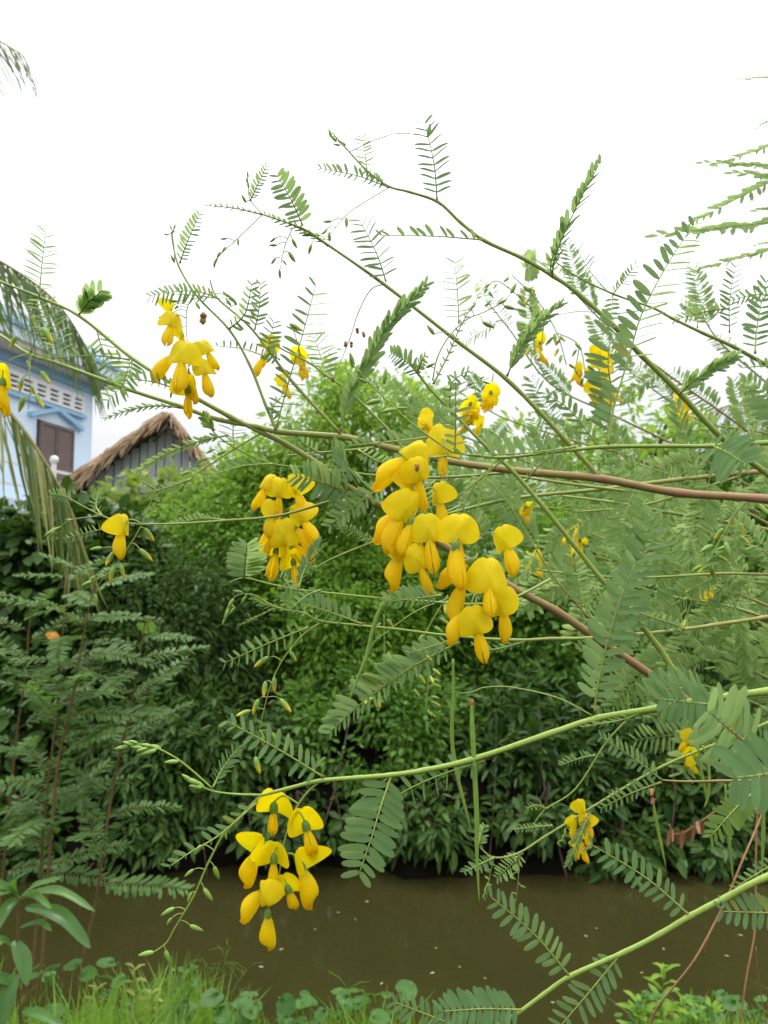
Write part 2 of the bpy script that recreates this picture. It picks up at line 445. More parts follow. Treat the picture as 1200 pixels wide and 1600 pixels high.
class Branch:
    """one branch of the flowering shrub: stems, leaves, flowers, buds, pods as its parts"""
    def __init__(s, label, d, base, cat='branch', group='branches of the yellow flowered shrub', name='flowering_branch', seed=1, budget=300):
        s.d = d; s.root = thing(name, P(*base), label, cat, group)
        s.R = random.Random(seed); s.leaves = []; s.budget = budget; s.seed = seed
        s.stems = []
    def pts(s, seq, d=None):
        out = []
        for p in seq:
            out.append(P(p[0], p[1], p[2] if len(p) > 2 else (d or s.d)))
        return out
    def stem(s, seq, r0, r1, age0=0.0, age1=0.0, name='stem', d=None, ns=7):
        """seq from base to tip in photograph pixels; radii in pixels"""
        d = d or s.d
        n = len(seq)
        path = []
        for i, p in enumerate(seq):
            dd = p[2] if len(p) > 2 else d
            t = i / (n - 1)
            path.append((P(p[0], p[1], dd), 0.72 * (r0 + (r1 - r0) * t) * dd / FPX, age0 + (age1 - age0) * t))
        if seq[0][0] >= 1290: path = to_trunk(path, s.R)
        path = catmull(path, 5)
        path = [(q[0], q[1] * (1.14 if i % 5 == 0 and 0 < i < len(path) - 1 else s.R.uniform(.95, 1.04)), q[2] + (.16 if i % 5 == 0 else s.R.uniform(-.06, .06))) for i, q in enumerate(path)]
        mb = MB()
        tube(mb, path, ns)
        s.stems.append([q[0] for q in path])
        return mb.build(name, STEM, s.root)
    def leaf(s, seq, La, Lb, n, twA=15, twB=15, sp=62, d=None, dz=None, r=1.6, young=False, start=0.1, lift=0, tilt=None):
        d = d or s.d
        if dz is None: dz = s.R.uniform(-0.035, 0.02) * d / 0.5
        m = len(seq)
        ctl = [(P(p[0], p[1], d + dz * i / (m - 1)),) for i, p in enumerate(seq)]
        if m == 2:
            a, b = ctl[0][0], ctl[1][0]
            mid = a.lerp(b, 0.5) + UP * (b - a).length * s.R.uniform(-0.02, 0.05)
            ctl = [ctl[0], (mid,), ctl[1]]
        path = [q[0] for q in catmull(ctl, 5)]
        nrm = (C0 - path[0]).normalized() + Vector((s.R.uniform(-.2, .2), 0, 0.15 + s.R.uniform(-.1, .2)))
        k = d / FPX
        lay = leaf_layout(path, La * k, Lb * k, n, twA, twB, sp, nrm.normalized(), s.R, start=start, lift=lift)
        s.leaves.append((max(La, Lb) * n, path, lay, r * k, young))
    def flush(s):
        s.leaves.sort(key=lambda q: -q[0])
        used = 0
        for area, path, lay, r, young in s.leaves:
            big = area / max(1, len(lay) / 2) >= 16
            if big and used + len(lay) <= s.budget:
                used += len(lay)
                mb = MB(); n = len(path)
                tube(mb, [(p, r * (1.0 - 0.65 * i / (n - 1)) * (1.5 if i == 0 else 1), 0.6 if i == 0 else 0.12) for i, p in enumerate(path)], 5)
                lf = mb.build('leaf', STEM, s.root)
                for M, var in lay:
                    obj('leaflet', (LEAFLET_YOUNG_ME if young else LEAFLET_ME)[var], lf, M)
            else:
                baked_leaf('leaf', path, lay, r, s.root, [STEM, LEAF_YOUNG if young else LEAF])
        s.leaves = []
    def stalk(s, seq, r0=1.5, r1=0.9, d=None, age=0.0):
        """a raceme axis; returns its points"""
        s.stem(seq, r0, r1, age, age * 0.5, 'flower_stalk', d, 6)
        return s.stems[-1]
    def near(s, axis, p, up=True):
        best = None
        for q in axis:
            w = (q - p).length + (0.6 * max(0, p.z - q.z))
            if best is None or w < best[0]: best = (w, q)
        return best[1]
    def buds(s, axis, items, tip=False, d=None, r=0.7):
        """items: (u, v, length px, angle deg: 0 = points right, 90 = up)"""
        d = d or s.d
        for it in items:
            u, v, L, ang = it[:4]
            dd = d + s.R.uniform(-0.008, 0.008)
            c = P(u, v, dd)
            a = math.radians(ang)
            dr = math.cos(a) * RIGHT + math.sin(a) * UP + FWD * s.R.uniform(-.3, .3)
            Lm = L * dd / FPX
            base = c - dr.normalized() * Lm / 2
            M = frame(dr, -FWD + UP * 0.2, base, Lm)
            o = obj('flower_bud', BUD_TIP if tip else BUD_GREEN, s.root, M)
            q = s.near(axis, base)
            if (q - base).length > 0.0012:
                mb = MB()
                k = dd / FPX
                mid = q.lerp(base, 0.55) + UP * (q - base).length * 0.12
                tube(mb, [(x[0], r * k, 0.0) for x in catmull([(q,), (mid,), (base + dr.normalized() * Lm * 0.03,)], 3)], 5)
                pd = mb.build('bud_stalk', STEM, o)
    def flower(s, axis, u, v, W, yaw=0, rot=0, pitch=0, bn=0, wg=0, d=None, parts='bwc', bs=1.0, ws=1.0):
        """(u, v) where the calyx sits; W banner width px; rot turns the hanging axis in the picture (+ = tip swings left)"""
        d = (d or s.d)
        R = s.R
        c = P(u, v, d)
        k = W * d / FPX
        M = Matrix.Translation(c) @ yaw_m(yaw + R.uniform(-8, 8), rot, pitch + R.uniform(-6, 6)) @ Matrix.Scale(k, 4)
        f = bpy.data.objects.new('flower', None); f.empty_display_size = 0.005
        f.matrix_world = M
        put(f, s.root)
        if 'b' in parts:
            obj('banner_petal', BANNER_ME[R.choice(BVAR[bn])], f, M @ Matrix.Scale(bs, 4) @ Matrix.Diagonal((R.choice((-1, 1)) * R.uniform(.9, 1.04), 1, R.uniform(.92, 1.06), 1)))
        if 'w' in parts:
            wj = Matrix.Rotation(math.radians(R.uniform(-7, 7)), 4, 'X') @ Matrix.Diagonal((R.uniform(.85, 1.0), R.uniform(.92, 1.05), R.uniform(.95, 1.1), 1))
            for wm in WING_ME[wg]:
                obj('wing_petal', wm, f, M @ Matrix.Scale(ws * 1.08, 4) @ wj)
        obj('calyx', CALYX_ME, f, M)
        if axis:
            top = M @ Vector((0, 0, 0.09))
            out = (M.to_3x3() @ Vector((0, 0, 1))).normalized()
            q = s.near(axis, top)
            ctl = [(q,), (q.lerp(top, 0.6) + UP * k * 0.12 + out * k * 0.05,), (top,)]
            mb = MB()
            tube(mb, [(x[0], 0.022 * k, 0.0) for x in catmull(ctl, 4)], 5)
            mb.build('flower_stalklet', STEM, f)
        return f
    def pod(s, seq, r, d=None):
        mb = MB(); d = d or s.d
        n = len(seq); path = []
        for i, p in enumerate(seq):
            t = i / (n - 1)
            dd = p[2] if len(p) > 2 else d
            rr = r * (0.55 if i == 0 else 1.0) * (1.0 if t < 0.75 else max(0.12, (1 - t) / 0.25))
            path.append((P(p[0], p[1], dd), rr * dd / FPX, s.R.random()))
        sm = catmull(path, 5)
        sm = [(q[0], q[1] * (1 + 0.06 * math.sin(i * 2.1)), q[2]) for i, q in enumerate(sm)]
        tube(mb, sm, 8)
        mb.build('seed_pod', POD, s.root)
    def withered(s, pts, r=3.5, d=None):
        for u, v in pts:
            mb = MB(); d = d or s.d; k = d / FPX
            path = [(P(u + s.R.uniform(-1, 1), v + i * r * 0.8, d + s.R.uniform(-.002, .002)), r * k * w, 0) for i, w in enumerate((0.3, 1.0, 0.7, 0.9, 0.2))]
            tube(mb, path, 6)
            mb.build('withered_flower', DRY, s.root)
# ------------------------------------------------------------------ the flowering shrub: branches in front of the lens
# B1: thick reddish main branch with its side shoots
b = Branch('thick reddish brown main branch crossing the picture, thinning to green at its tip', 0.60, (1200, 780, .62), seed=3)
b.stem([(1700, 860, .72), (1420, 805, .66), (1200, 780, .62), (1060, 770, .61), (940, 748), (830, 738), (780, 732), (700, 720), (610, 700), (540, 683), (440, 675, .62), (400, 666, .63), (340, 655, .64), (280, 634, .65), (200, 608, .66), (97, 570, .67), (43, 552, .68), (0, 524, .69), (-70, 495, .7)], 10.3, 2.6, 1.1, -0.4)
b.stem([(935, 744), (897, 702), (800, 600), (713, 532), (600, 444), (513, 383), (475, 358), (410, 335)], 6.0, 1.6, 0.25, -0.1, 'shoot')
b.stem([(532, 677), (460, 600), (420, 548), (387, 507), (340, 466), (328, 437)], 4.0, 1.5, 0.25, -0.1, 'shoot')
b.stem([(432, 673), (415, 633), (390, 570), (358, 515), (310, 465), (280, 418), (270, 380), (268, 362)], 3.6, 1.3, 0.2, 0.0, 'shoot')
b.stem([(630, 702), (610, 675), (547, 613), (513, 589), (480, 565), (440, 545), (405, 520)], 3.6, 1.4, 0.1, -0.1, 'shoot')
# leaves on the long shoot
b.leaf([(410, 335), (365, 325), (322, 321)], 10, 8, 10, 40, 30, 30, r=1.4)
b.leaf([(513, 384), (470, 358), (415, 335)], 14, 12, 12, 25, 20, 28)
b.leaf([(473, 352), (455, 313), (434, 276)], 22, 24, 11, 72, 52, 66, r=1.2)
b.leaf([(603, 440), (588, 395), (562, 345)], 27, 26, 11, 73, 80, 66, r=1.2)
b.leaf([(792, 588), (812, 545), (840, 508), (873, 478)], 23, 23, 15, 34, 34, 21)
b.leaf([(532, 675), (545, 620), (578, 560), (610, 505), (662, 449)], 29, 29, 24, 34, 32, 21)
ax = b.stalk([(603, 444), (580, 452), (560, 488), (547, 528), (522, 590)], 1.4, 0.9, age=0.5)
b.withered([(558, 512), (568, 518), (540, 533), (549, 534), (520, 588)], 3)
ax = b.stalk([(457, 356), (445, 385), (440, 408), (437, 425)], 1.2, 0.7)
b.buds(ax, [(426, 375, 12, 215), (426, 383, 13, 180), (460, 381, 17, 295), (456, 402, 20, 300), (427, 408, 14, 235), (445, 411, 10, 300), (437, 429, 14, 270)])
b.buds(b.stems[1], [(484, 390, 16, 250), (480, 366, 18, 190), (515, 369, 14, 90), (508, 362, 12, 40)])
ax = b.stalk([(408, 337), (372, 372), (350, 392), (336, 408)], 1.1, 0.7)
b.buds(ax, [(349, 373, 11, 180), (372, 379, 12, 270), (349, 391, 11, 240), (341, 399, 13, 240), (337, 408, 13, 245), (335, 413, 12, 255)])
ax = b.stalk([(410, 335), (391, 312), (388, 290), (387, 272)], 1.3, 0.7)
b.buds(ax, [(381, 310, 14, 115), (388, 288, 12, 95), (386, 280, 10, 80), (387, 272, 10, 95)])
b.leaf([(391, 314), (402, 290), (416, 261)], 11, 10, 11, 30, 60, 55, r=1.1)
# leaves and buds on the upright shoots
b.leaf([(281, 411), (292, 380), (311, 336)], 14, 12, 13, 15, 70, 62, r=1.2)
ax = b.stalk([(272, 385), (270, 372), (269, 360)], 1.1, 0.7)
b.buds(ax, [(259, 366, 9, 160), (267, 355, 8, 100), (273, 354, 9, 70), (271, 362, 8, 30), (270, 374, 9, 90), (270, 404, 14, 115)])
b.leaf([(338, 464), (305, 455), (270, 456), (236, 462)], 22, 13, 14, 80, 20, 60, r=1.2)
b.leaf([(340, 466), (300, 461), (262, 459)], 4, 12, 8, 20, 15, 75, r=1.2)
b.leaf([(358, 514), (383, 490), (393, 445)], 14, 18, 9, 10, 75, 62)
b.leaf([(398, 515), (405, 480), (407, 445)], 16, 18, 10, 70, 78, 55, r=1.1)
b.leaf([(417, 558), (380, 545), (341, 541)], 6, 14, 8, 40, 5, 70, r=1.3)
b.leaf([(431, 670), (450, 600), (472, 525), (493, 447)], 27, 34, 14, 42, 84, 70, r=1.5)
b.leaf([(508, 588), (502, 560), (491, 528)], 22, 28, 9, 74, 74, 66, r=1.2)
b.leaf([(437, 562), (420, 545), (428, 505)], 20, 18, 9, 80, 76, 60, r=1.1)
b.leaf([(430, 672), (425, 640), (440, 620)], 10, 14, 6, 30, 40, 60)
b.buds(b.stems[2], [(352, 459, 14, 130), (360, 465, 15, 125), (366, 470, 15, 120), (357, 472, 14, 125)])
b.leaf([(97, 570, .67), (84, 515, .67), (62, 462, .67)], 30, 26, 12, 80, 82, 68, d=.67, r=1.3)
b.leaf([(282, 637), (245, 634), (205, 640), (167, 653)], 12, 11, 12, 45, 45, 25, d=.65)
b.leaf([(203, 562), (150, 556), (60, 560)], 12, 16, 11, 60, 15, 62, d=.66)
# withered nodes on the thin pedicels at the left
b.withered([(120, 542), (131, 563)], 3, d=.66)
# flowers of the upper left cluster
ax = b.stalk([(318, 466, .63), (303, 467, .62), (293, 480, .62), (291, 510, .62), (293, 540, .62), (294, 590, .62)], 1.3, 0.8, d=.62)
b.flower(ax, 268, 503, 40, 25, 10, -8, 1, 1, d=.615)
b.flower(ax, 283, 520, 26, 70, -5, 0, 3, 0, d=.63)
b.flower(ax, 266, 482, 30, 80, 35, 0, 3, 2, d=.625, parts='b')
b.flower(ax, 285, 556, 56, 5, 0, -12, 0, 1, d=.605)
b.flower(ax, 276, 550, 50, 60, 52, 0, 2, 1, d=.625, parts='w')
b.flower(ax, 321, 545, 38, 40, -28, 0, 1, 0, d=.62)
b.flower(ax, 318, 577, 42, 20, -14, 0, 0, 1, d=.61)
b.flower(ax, 294, 606, 46, 180, 6, 5, 3, 2, d=.61)
b.flower(ax, 296, 585, 40, 95, -4, 0, 3, 2, d=.615, parts='w')
b.withered([(317, 488)], 6, d=.62)
b.buds(ax, [(309, 478, 16, 300), (276, 480, 10, 40), (258, 493, 22, 200), (270, 470, 16, 170)], d=.62)
# second, looser flower group on the rear shoot
ax = b.stalk([(440, 545, .66), (425, 530, .66), (415, 545, .66)], 1.1, 0.8, d=.66)
b.flower(ax, 424, 540, 34, 30, 30, 0, 1, 0, d=.66)
b.flower(ax, 412, 556, 32, 50, 25, 0, 3, 1, d=.65, parts='w')
ax = b.stalk([(470, 556, .68), (468, 548, .68), (470, 570, .68)], 1.1, 0.8, d=.68)
b.flower(ax, 468, 555, 32, 160, -15, 0, 1, 2, d=.68)
b.flower(ax, 473, 565, 26, 60, 10, 0, 2, 2, d=.68)
b.flower(ax, 445, 596, 26, 90, 2, 0, 3, 2, d=.67)
b.buds(ax, [(463, 512, 24, 330)], tip=True, d=.66)
# left edge flower and yellow tipped buds
ax = b.stalk([(45, 553, .67), (20, 560, .66), (5, 572, .66)], 1.2, 0.8, d=.66)
b.flower(ax, 4, 594, 52, 170, -3, 0, 1, 2, d=.655)
ax2 = b.stalk([(48, 553, .67), (46, 580, .66), (47, 610, .66), (44, 640, .66)], 1.1, 0.7, d=.66)
b.buds(ax2, [(71, 590, 26, 305), (32, 602, 22, 255), (62, 628, 26, 300), (33, 632, 26, 245), (20, 534, 22, 240), (45, 570, 16, 290), (52, 610, 16, 290)], tip=True, d=.66)
b.buds(ax2, [(75, 525, 30, 300), (52, 502, 18, 280)], tip=True, d=.66)
b.flush()

# B2: green branch that leaves the lower right brown and runs to the upper left
b = Branch('straight branch climbing from brown lower right behind the central flowers to upper left', 0.63, (1060, 1090, .68), seed=5)
b.stem([(1500, 1440, .8), (1250, 1230, .75), (1050, 1078, .69), (940, 1003, .67), (870, 955, .66), (800, 918, .65), (700, 856, .64), (600, 793, .635), (553, 767, .63), (500, 727, .63), (447, 694, .63), (410, 676, .63), (360, 651, .635), (307, 622, .64), (287, 610, .64), (207, 560, .65), (123, 493, .66), (60, 464, .665), (0, 440, .67), (-80, 412, .68)], 10.5, 2.2, 1.1, -0.4)
b.leaf([(61, 463), (66, 410), (71, 364)], 27, 22, 12, 80, 82, 66, d=.66, r=1.2)
b.leaf([(123, 492), (138, 473), (158, 455)], 30, 30, 13, 25, 25, 32, d=.66, dz=-0.03)
b.leaf([(150, 512), (160, 545), (185, 595)], 24, 24, 11, 74, 76, 62, d=.66, r=1.2)
b.leaf([(287, 612), (245, 598), (195, 590)], 6, 16, 9, 60, 10, 72, d=.64)
b.leaf([(207, 561), (200, 590), (170, 625)], 22, 20, 10, 76, 74, 60, d=.65, r=1.1)
b.buds(b.stems[0], [(193, 614, 18, 280), (267, 617, 12, 260)], d=.65)
b.leaf([(55, 470), (50, 500), (70, 540)], 24, 22, 11, 76, 70, 62, d=.67, r=1.1)
# shoots below the crossing, left of centre
b.stem([(788, 739, .61), (685, 746), (592, 743), (547, 738), (490, 731), (427, 725), (370, 701), (340, 681), (329, 668)], 3.2, 1.4, 0.2, -0.1, 'shoot')
b.leaf([(548, 738), (540, 725), (528, 710)], 36, 34, 12, 10, 60, 75, dz=-0.045)
b.leaf([(427, 725), (380, 728), (330, 742)], 6, 15, 10, 50, 10, 65)
b.leaf([(356, 680), (310, 690), (255, 712), (212, 740)], 15, 17, 18, 25, 20, 25, d=.62)
b.leaf([(335, 672), (325, 660), (318, 652)], 16, 16, 8, 20, 20, 35, young=True)
b.leaf([(367, 701), (364, 680), (365, 655)], 24, 20, 8, 65, 60, 65)
ax = b.stalk([(408, 677), (367, 701), (319, 732), (280, 758), (222, 785)], 2.2, 1.2)
b.buds(ax, [(328, 705, 14, 205), (318, 718, 14, 200), (288, 740, 16, 200), (297, 762, 18, 275), (321, 752, 20, 285), (310, 721, 12, 240), (283, 763, 16, 230), (345, 708, 16, 200)])
b.leaf([(250, 770), (235, 760), (220, 752)], 10, 10, 7, 20, 20, 50, young=True)
b.leaf([(300, 748), (260, 762), (232, 770)], 12, 10, 10, 30, 30, 40)
# thin leaves hanging from it
b.leaf([(548, 772), (510, 757), (465, 744)], 30, 32, 12, 70, 72, 62)
b.leaf([(604, 757), (560, 785), (516, 820)], 20, 24, 12, 30, 20, 62)
b.leaf([(545, 735), (560, 760), (600, 800)], 6, 6, 4, 60, 60, 60)
b.stem([(553, 771), (500, 788), (433, 806), (357, 813), (280, 818), (203, 818), (160, 806), (112, 781)], 3.4, 1.2, 0.45, -0.2, 'shoot')
b.leaf([(353, 813), (315, 810), (262, 822)], 10, 14, 13, 45, 20, 40)
b.leaf([(178, 824), (145, 830), (103, 842)], 12, 12, 11, 35, 25, 60)
b.leaf([(160, 806), (150, 790), (155, 768)], 16, 14, 9, 20, 30, 45, young=True)
b.leaf([(112, 782), (100, 775), (80, 772)], 12, 12, 9, 55, 50, 55)
ax = b.stalk([(158, 806), (112, 812), (90, 826), (74, 834)], 1.3, 0.8)
b.buds(ax, [(82, 829, 18, 205), (75, 834, 16, 215), (92, 825, 14, 200), (108, 812, 12, 170), (80, 836, 14, 230)])
ax = b.stalk([(242, 768), (222, 818), (205, 848), (180, 884), (165, 900)], 1.6, 0.9)
b.flower(ax, 191, 824, 46, 55, 8, 0, 1, 1, bs=1.0)
b.buds(ax, [(171, 873, 26, 240), (174, 898, 26, 255), (191, 893, 22, 280), (233, 836, 26, 300), (228, 868, 28, 310)], tip=True)
b.buds(ax, [(150, 857, 20, 185), (143, 905, 18, 215), (135, 912, 20, 200), (150, 935, 14, 280)])
b.flush()

# B3: dark green top branch ending in buds against the sky
b = Branch('long bare green branch slanting up to the highest buds and leaves against the sky', 0.70, (1130, 688, .72), seed=7)
b.stem([(1500, 930, .85), (1250, 775, .76), (1133, 688, .73), (1062, 614, .72), (1000, 553, .71), (960, 510), (900, 456), (865, 432), (820, 405), (757, 376), (720, 348), (685, 316), (640, 300), (607, 291), (573, 266), (540, 231), (519, 207)], 7.4, 1.3, 0.1, -0.1)
b.buds(b.stems[0], [(516, 208, 15, 105), (521, 216, 16, 130), (534, 223, 15, 150), (526, 226, 11, 175)])
b.leaf([(573, 264), (570, 238), (565, 210)], 16, 15, 10, 72, 74, 62, r=1.0)
b.leaf([(608, 293), (560, 275), (502, 263)], 10, 15, 13, 40, 8, 58, r=1.2)
b.leaf([(600, 288), (585, 277), (565, 262)], 11, 8, 6, 15, 40, 70, r=1.0)
b.leaf([(683, 313), (678, 255), (664, 194)], 25, 28, 11, 68, 74, 66, r=1.3)
b.buds(b.stems[0], [(671, 203, 22, 80)])
b.leaf([(757, 375), (680, 369), (597, 368)], 3, 19, 14, 60, 12, 58, r=1.4)
b.leaf([(863, 433), (868, 400), (895, 335), (936, 257)], 26, 25, 16, 24, 66, 24)
b.leaf([(862, 428), (860, 410), (870, 388)], 14, 12, 5, 30, 35, 55)
b.leaf([(1062, 615), (1090, 590), (1147, 558)], 23, 22, 14, 32, 32, 25)
ax = b.stalk([(606, 294), (560, 322), (540, 337), (515, 366), (497, 378)], 1.1, 0.7)
b.buds(ax, [(511, 346, 14, 185), (541, 348, 18, 270), (507, 362, 12, 225), (515, 369, 16, 90), (492, 368, 16, 180)])
b.flush()

# B10: branch coming in at the right edge under the hanging tips
b = Branch('pale green branch from the right edge rising to small leaves beside the open sky', 0.74, (1200, 570, .76), seed=9)
b.stem([(1600, 760, .9), (1320, 630, .8), (1200, 571, .76), (1145, 541, .75), (1100, 521), (1050, 497), (1020, 481), (960, 460), (905, 434), (868, 409)], 5.5, 1.3, 0.2, -0.1)
b.leaf([(868, 409), (890, 425), (917, 438)], 3, 12, 8, 50, 20, 75, r=1.1)
b.leaf([(950, 456), (925, 428), (897, 383)], 16, 20, 14, 66, 60, 64, r=1.1)
b.leaf([(957, 460), (975, 438), (993, 414)], 12, 14, 11, 50, 64, 58, r=1.1)
b.leaf([(957, 462), (955, 490), (945, 520)], 14, 14, 8, 40, 60, 58, r=1.1)
b.leaf([(1180, 552), (1183, 510), (1196, 442)], 25, 24, 11, 12, 25, 60)
b.leaf([(1090, 512, .78), (1088, 470), (1083, 416)], 20, 22, 12, 72, 74, 64, d=.78, r=1.0)
b.leaf([(1140, 520), (1140, 470), (1150, 410)], 18, 16, 13, 66, 76, 60, d=.8, r=1.0)
b.leaf([(1140, 482), (1100, 487), (1055, 500)], 12, 14, 12, 30, 25, 55, d=.8)
b.leaf([(1215, 575), (1190, 572), (1160, 575)], 4, 14, 6, 50, 15, 70)
b.leaf([(1235, 480), (1190, 460), (1140, 470)], 14, 14, 12, 30, 30, 60, d=.8)
b.stem([(1020, 482, .76), (960, 490, .77), (900, 487, .78), (840, 500, .8)], 1.2, 0.8, name='shoot')
b.flush()

# B4: level green stem with the big upright leaf, ends in a bud raceme left of centre
b = Branch('level green stem at mid height carrying the tall leaf and a bud spray', 0.50, (1200, 692, .5), seed=13)
b.stem([(1650, 740, .6), (1350, 694, .52), (1200, 692), (1110, 697), (1050, 697), (950, 698), (895, 703), (850, 708), (790, 715), (745, 712), (705, 706)], 6.0, 2.6, 0.0, -0.1)
ax = b.stalk([(705, 706), (668, 680), (633, 653), (607, 628), (585, 606), (562, 583), (552, 571)], 2.4, 1.2)
b.buds(ax, [(550, 562, 24, 100), (566, 594, 17, 150), (602, 588, 24, 80), (582, 628, 24, 190), (607, 641, 24, 190), (630, 638, 16, 0), (560, 580, 12, 150)])
b.leaf([(668, 683), (610, 690), (540, 697)], 8, 19, 12, 55, 10, 62)
b.leaf([(711, 706), (712, 650), (712, 592)], 19, 22, 9, 22, 70, 72)
b.leaf([(900, 698), (820, 708), (722, 711)], 14, 29, 11, 70, 8, 68)
b.leaf([(950, 694), (958, 640), (982, 560), (1003, 490), (1040, 418), (1082, 353)], 36, 38, 24, 14, 74, 60, r=2)
b.leaf([(948, 692, .52), (955, 620), (950, 560), (958, 500)], 38, 22, 15, 40, 78, 66, d=.54, r=1.6)
b.leaf([(935, 698, .52), (890, 640), (850, 615)], 20, 22, 10, 30, 25, 40, d=.56)
b.leaf([(1114, 697), (1135, 706), (1162, 723)], 40, 42, 14, 12, 10, 68, dz=-0.055)
b.leaf([(1235, 762), (1215, 742), (1196, 728)], 32, 26, 12, 15, 10, 65, dz=-0.05)
b.leaf([(1240, 690), (1215, 640), (1180, 600)], 34, 30, 12, 15, 20, 62)
b.stem([(790, 715), (735, 760), (680, 802)], 2.2, 1.2, name='shoot')
b.leaf([(822, 752), (840, 730), (868, 705)], 9, 10, 5, 20, 30, 55)
b.leaf([(760, 735), (740, 760), (720, 800)], 16, 14, 9, 45, 40, 60, d=.55)
ax = b.stalk([(770, 722), (750, 770), (744, 830), (744, 875), (746, 930)], 2.0, 1.2, d=.49)
AXC = ax
b2 = b
# the big central flower cluster hangs from this stem
ax1 = b.stalk([(700, 712, .5), (672, 715, .49), (655, 712, .49), (640, 700, .49)], 2.2, 1.1, d=.49)
ax3 = b.stalk([(672, 715, .49), (660, 760, .49), (655, 800, .49), (660, 850, .49)], 1.8, 1.0, d=.49)
b.flower(ax1, 692, 694, 66, 0, 0, -5, 0, 2, d=.515, ws=.75)
b.flower(ax1, 641, 703, 50, -55, 42, 0, 2, 1, d=.49, parts='b')
b.flower(ax1, 645, 712, 66, 75, 62, 0, 2, 1, d=.49, parts='w', ws=1.05)
b.flower(ax3, 652, 738, 52, 10, -8, 20, 1, 0, d=.482)
b.flower(ax3, 640, 755, 54, 60, 35, 0, 2, 2, d=.49)
b.flower(ax3, 685, 775, 46, -40, -10, 0, 1, 1, d=.50)
b.flower(ax3, 632, 796, 66, 25, 30, 10, 0, 1, d=.478)
b.flower(ax3, 640, 800, 62, 65, 58, 0, 2, 1, d=.485, parts='w', ws=1.1)
b.flower(ax3, 645, 812, 56, 20, 22, 0, 1, 1, d=.475, parts='w')
b.flower(ax3, 669, 830, 60, -8, -8, 0, 0, 0, d=.47)
b.flower(AXC, 716, 832, 68, -10, 4, 5, 1, 1, d=.462)
b.flower(ax3, 652, 876, 54, 0, -22, 5, 0, 2, d=.468, ws=.95)
b.flower(ax3, 627, 862, 54, 75, 28, 0, 2, 0, d=.48)
b.flower(AXC, 712, 850, 62, 20, 2, -5, 1, 1, d=.455, parts='w')
b.flower(AXC, 738, 876, 60, 50, 64, 0, 2, 1, d=.475, parts='w')
b.flower(AXC, 763, 906, 74, 2, 0, -10, 0, 1, d=.455, ws=.72)
b.flower(AXC, 727, 902, 62, 30, 24, 0, 1, 1, d=.47, parts='w')
b.flower(AXC, 784, 945, 58, -38, -8, 5, 1, 0, d=.465, ws=.95)
b.flower(AXC, 743, 974, 60, -4, -14, 0, 0, 1, d=.452, ws=.9)
b.flower(AXC, 732, 950, 60, 55, 38, 0, 2, 1, d=.462, parts='w')
b.flower(AXC, 789, 845, 52, -35, -22, 0, 1, 1, d=.475)
b.withered([(652, 724)], 4, d=.478)
b.flush()

# B5: dark green twig slanting down to the right
b = Branch('dark green straight twig slanting from centre down behind the right hand leaves', 0.56, (1070, 1065, .56), seed=17)
b.stem([(1400, 1330, .62), (1200, 1175, .58), (1070, 1065), (1030, 1012), (985, 955), (940, 905), (900, 855), (850, 793), (800, 735), (760, 698), (703, 640), (670, 605), (653, 583), (640, 565)], 8.0, 2.2, 0.0, 0.0)
b.leaf([(655, 587), (635, 565), (612, 553)], 18, 20, 11, 76, 72, 60, r=1.2)
b.leaf([(652, 583), (657, 568), (664, 556)], 12, 14, 7, 20, 25, 50, young=True)
b.leaf([(677, 600), (700, 555), (722, 505), (746, 466)], 9, 9, 12, 15, 25, 45)
b.leaf([(717, 505), (715, 460), (711, 412)], 26, 24, 11, 50, 78, 66, r=1.2)
ax = b.stalk([(676, 595), (683, 560), (700, 528), (728, 500), (760, 486), (785, 472), (798, 460)], 1.6, 0.9)
b.buds(ax, [(673, 515, 19, 125), (763, 474, 15, 40), (786, 471, 16, 25), (803, 450, 20, 60), (797, 481, 20, 340), (763, 508, 21, 335), (673, 571, 16, 20), (740, 478, 14, 45)])
b.leaf([(703, 640), (705, 600), (730, 580)], 14, 14, 7, 50, 60, 60)
ax = b.stalk([(703, 642), (715, 615), (740, 600), (765, 590)], 1.2, 0.8)
b.buds(ax, [(735, 600, 12, 20), (752, 591, 12, 20), (760, 598, 12, 340), (748, 610, 12, 320), (728, 585, 12, 60)])
b.leaf([(1000, 958), (1030, 968), (1068, 980)], 12, 14, 8, 60, 50, 60)
b.flush()

# B6: thin level branch under the flowers
b = Branch('thin level branch just under the central flowers with a drooping yellow bud spray', 0.58, (1200, 964, .6), seed=19)
b.stem([(1600, 900, .68), (1320, 945, .62), (1200, 964, .6), (1120, 976, .6), (1070, 983, .59), (1000, 991), (920, 997), (860, 998), (800, 1000), (700, 993), (620, 983), (550, 976), (500, 970), (475, 958), (442, 952), (421, 944)], 5.0, 1.5, 0.5, -0.3)
ax = b.stalk([(421, 945), (403, 932), (385, 928), (368, 932), (358, 948), (352, 962)], 1.5, 0.9)
b.buds(ax, [(372, 924, 16, 165), (380, 938, 16, 235), (360, 943, 18, 235), (356, 953, 18, 240), (353, 962, 18, 245), (362, 955, 14, 230), (350, 970, 14, 240)])
b.leaf([(440, 951), (415, 945), (395, 935)], 12, 12, 8, 30, 25, 30, young=True)
b.leaf([(430, 950), (405, 962), (378, 975)], 8, 8, 8, 50, 60, 18, r=1.0)
b.stem([(860, 905, .66), (800, 935, .64), (740, 944, .62), (660, 939, .6), (598, 935), (530, 928), (466, 921), (420, 912), (382, 903), (358, 910)], 3.0, 1.3, 0.1, -0.2, 'shoot')
b.leaf([(381, 902), (383, 880), (386, 852)], 30, 34, 13, 68, 8, 68, dz=-0.03)
b.leaf([(466, 920), (478, 885), (500, 848)], 22, 22, 14, 20, 62, 26)
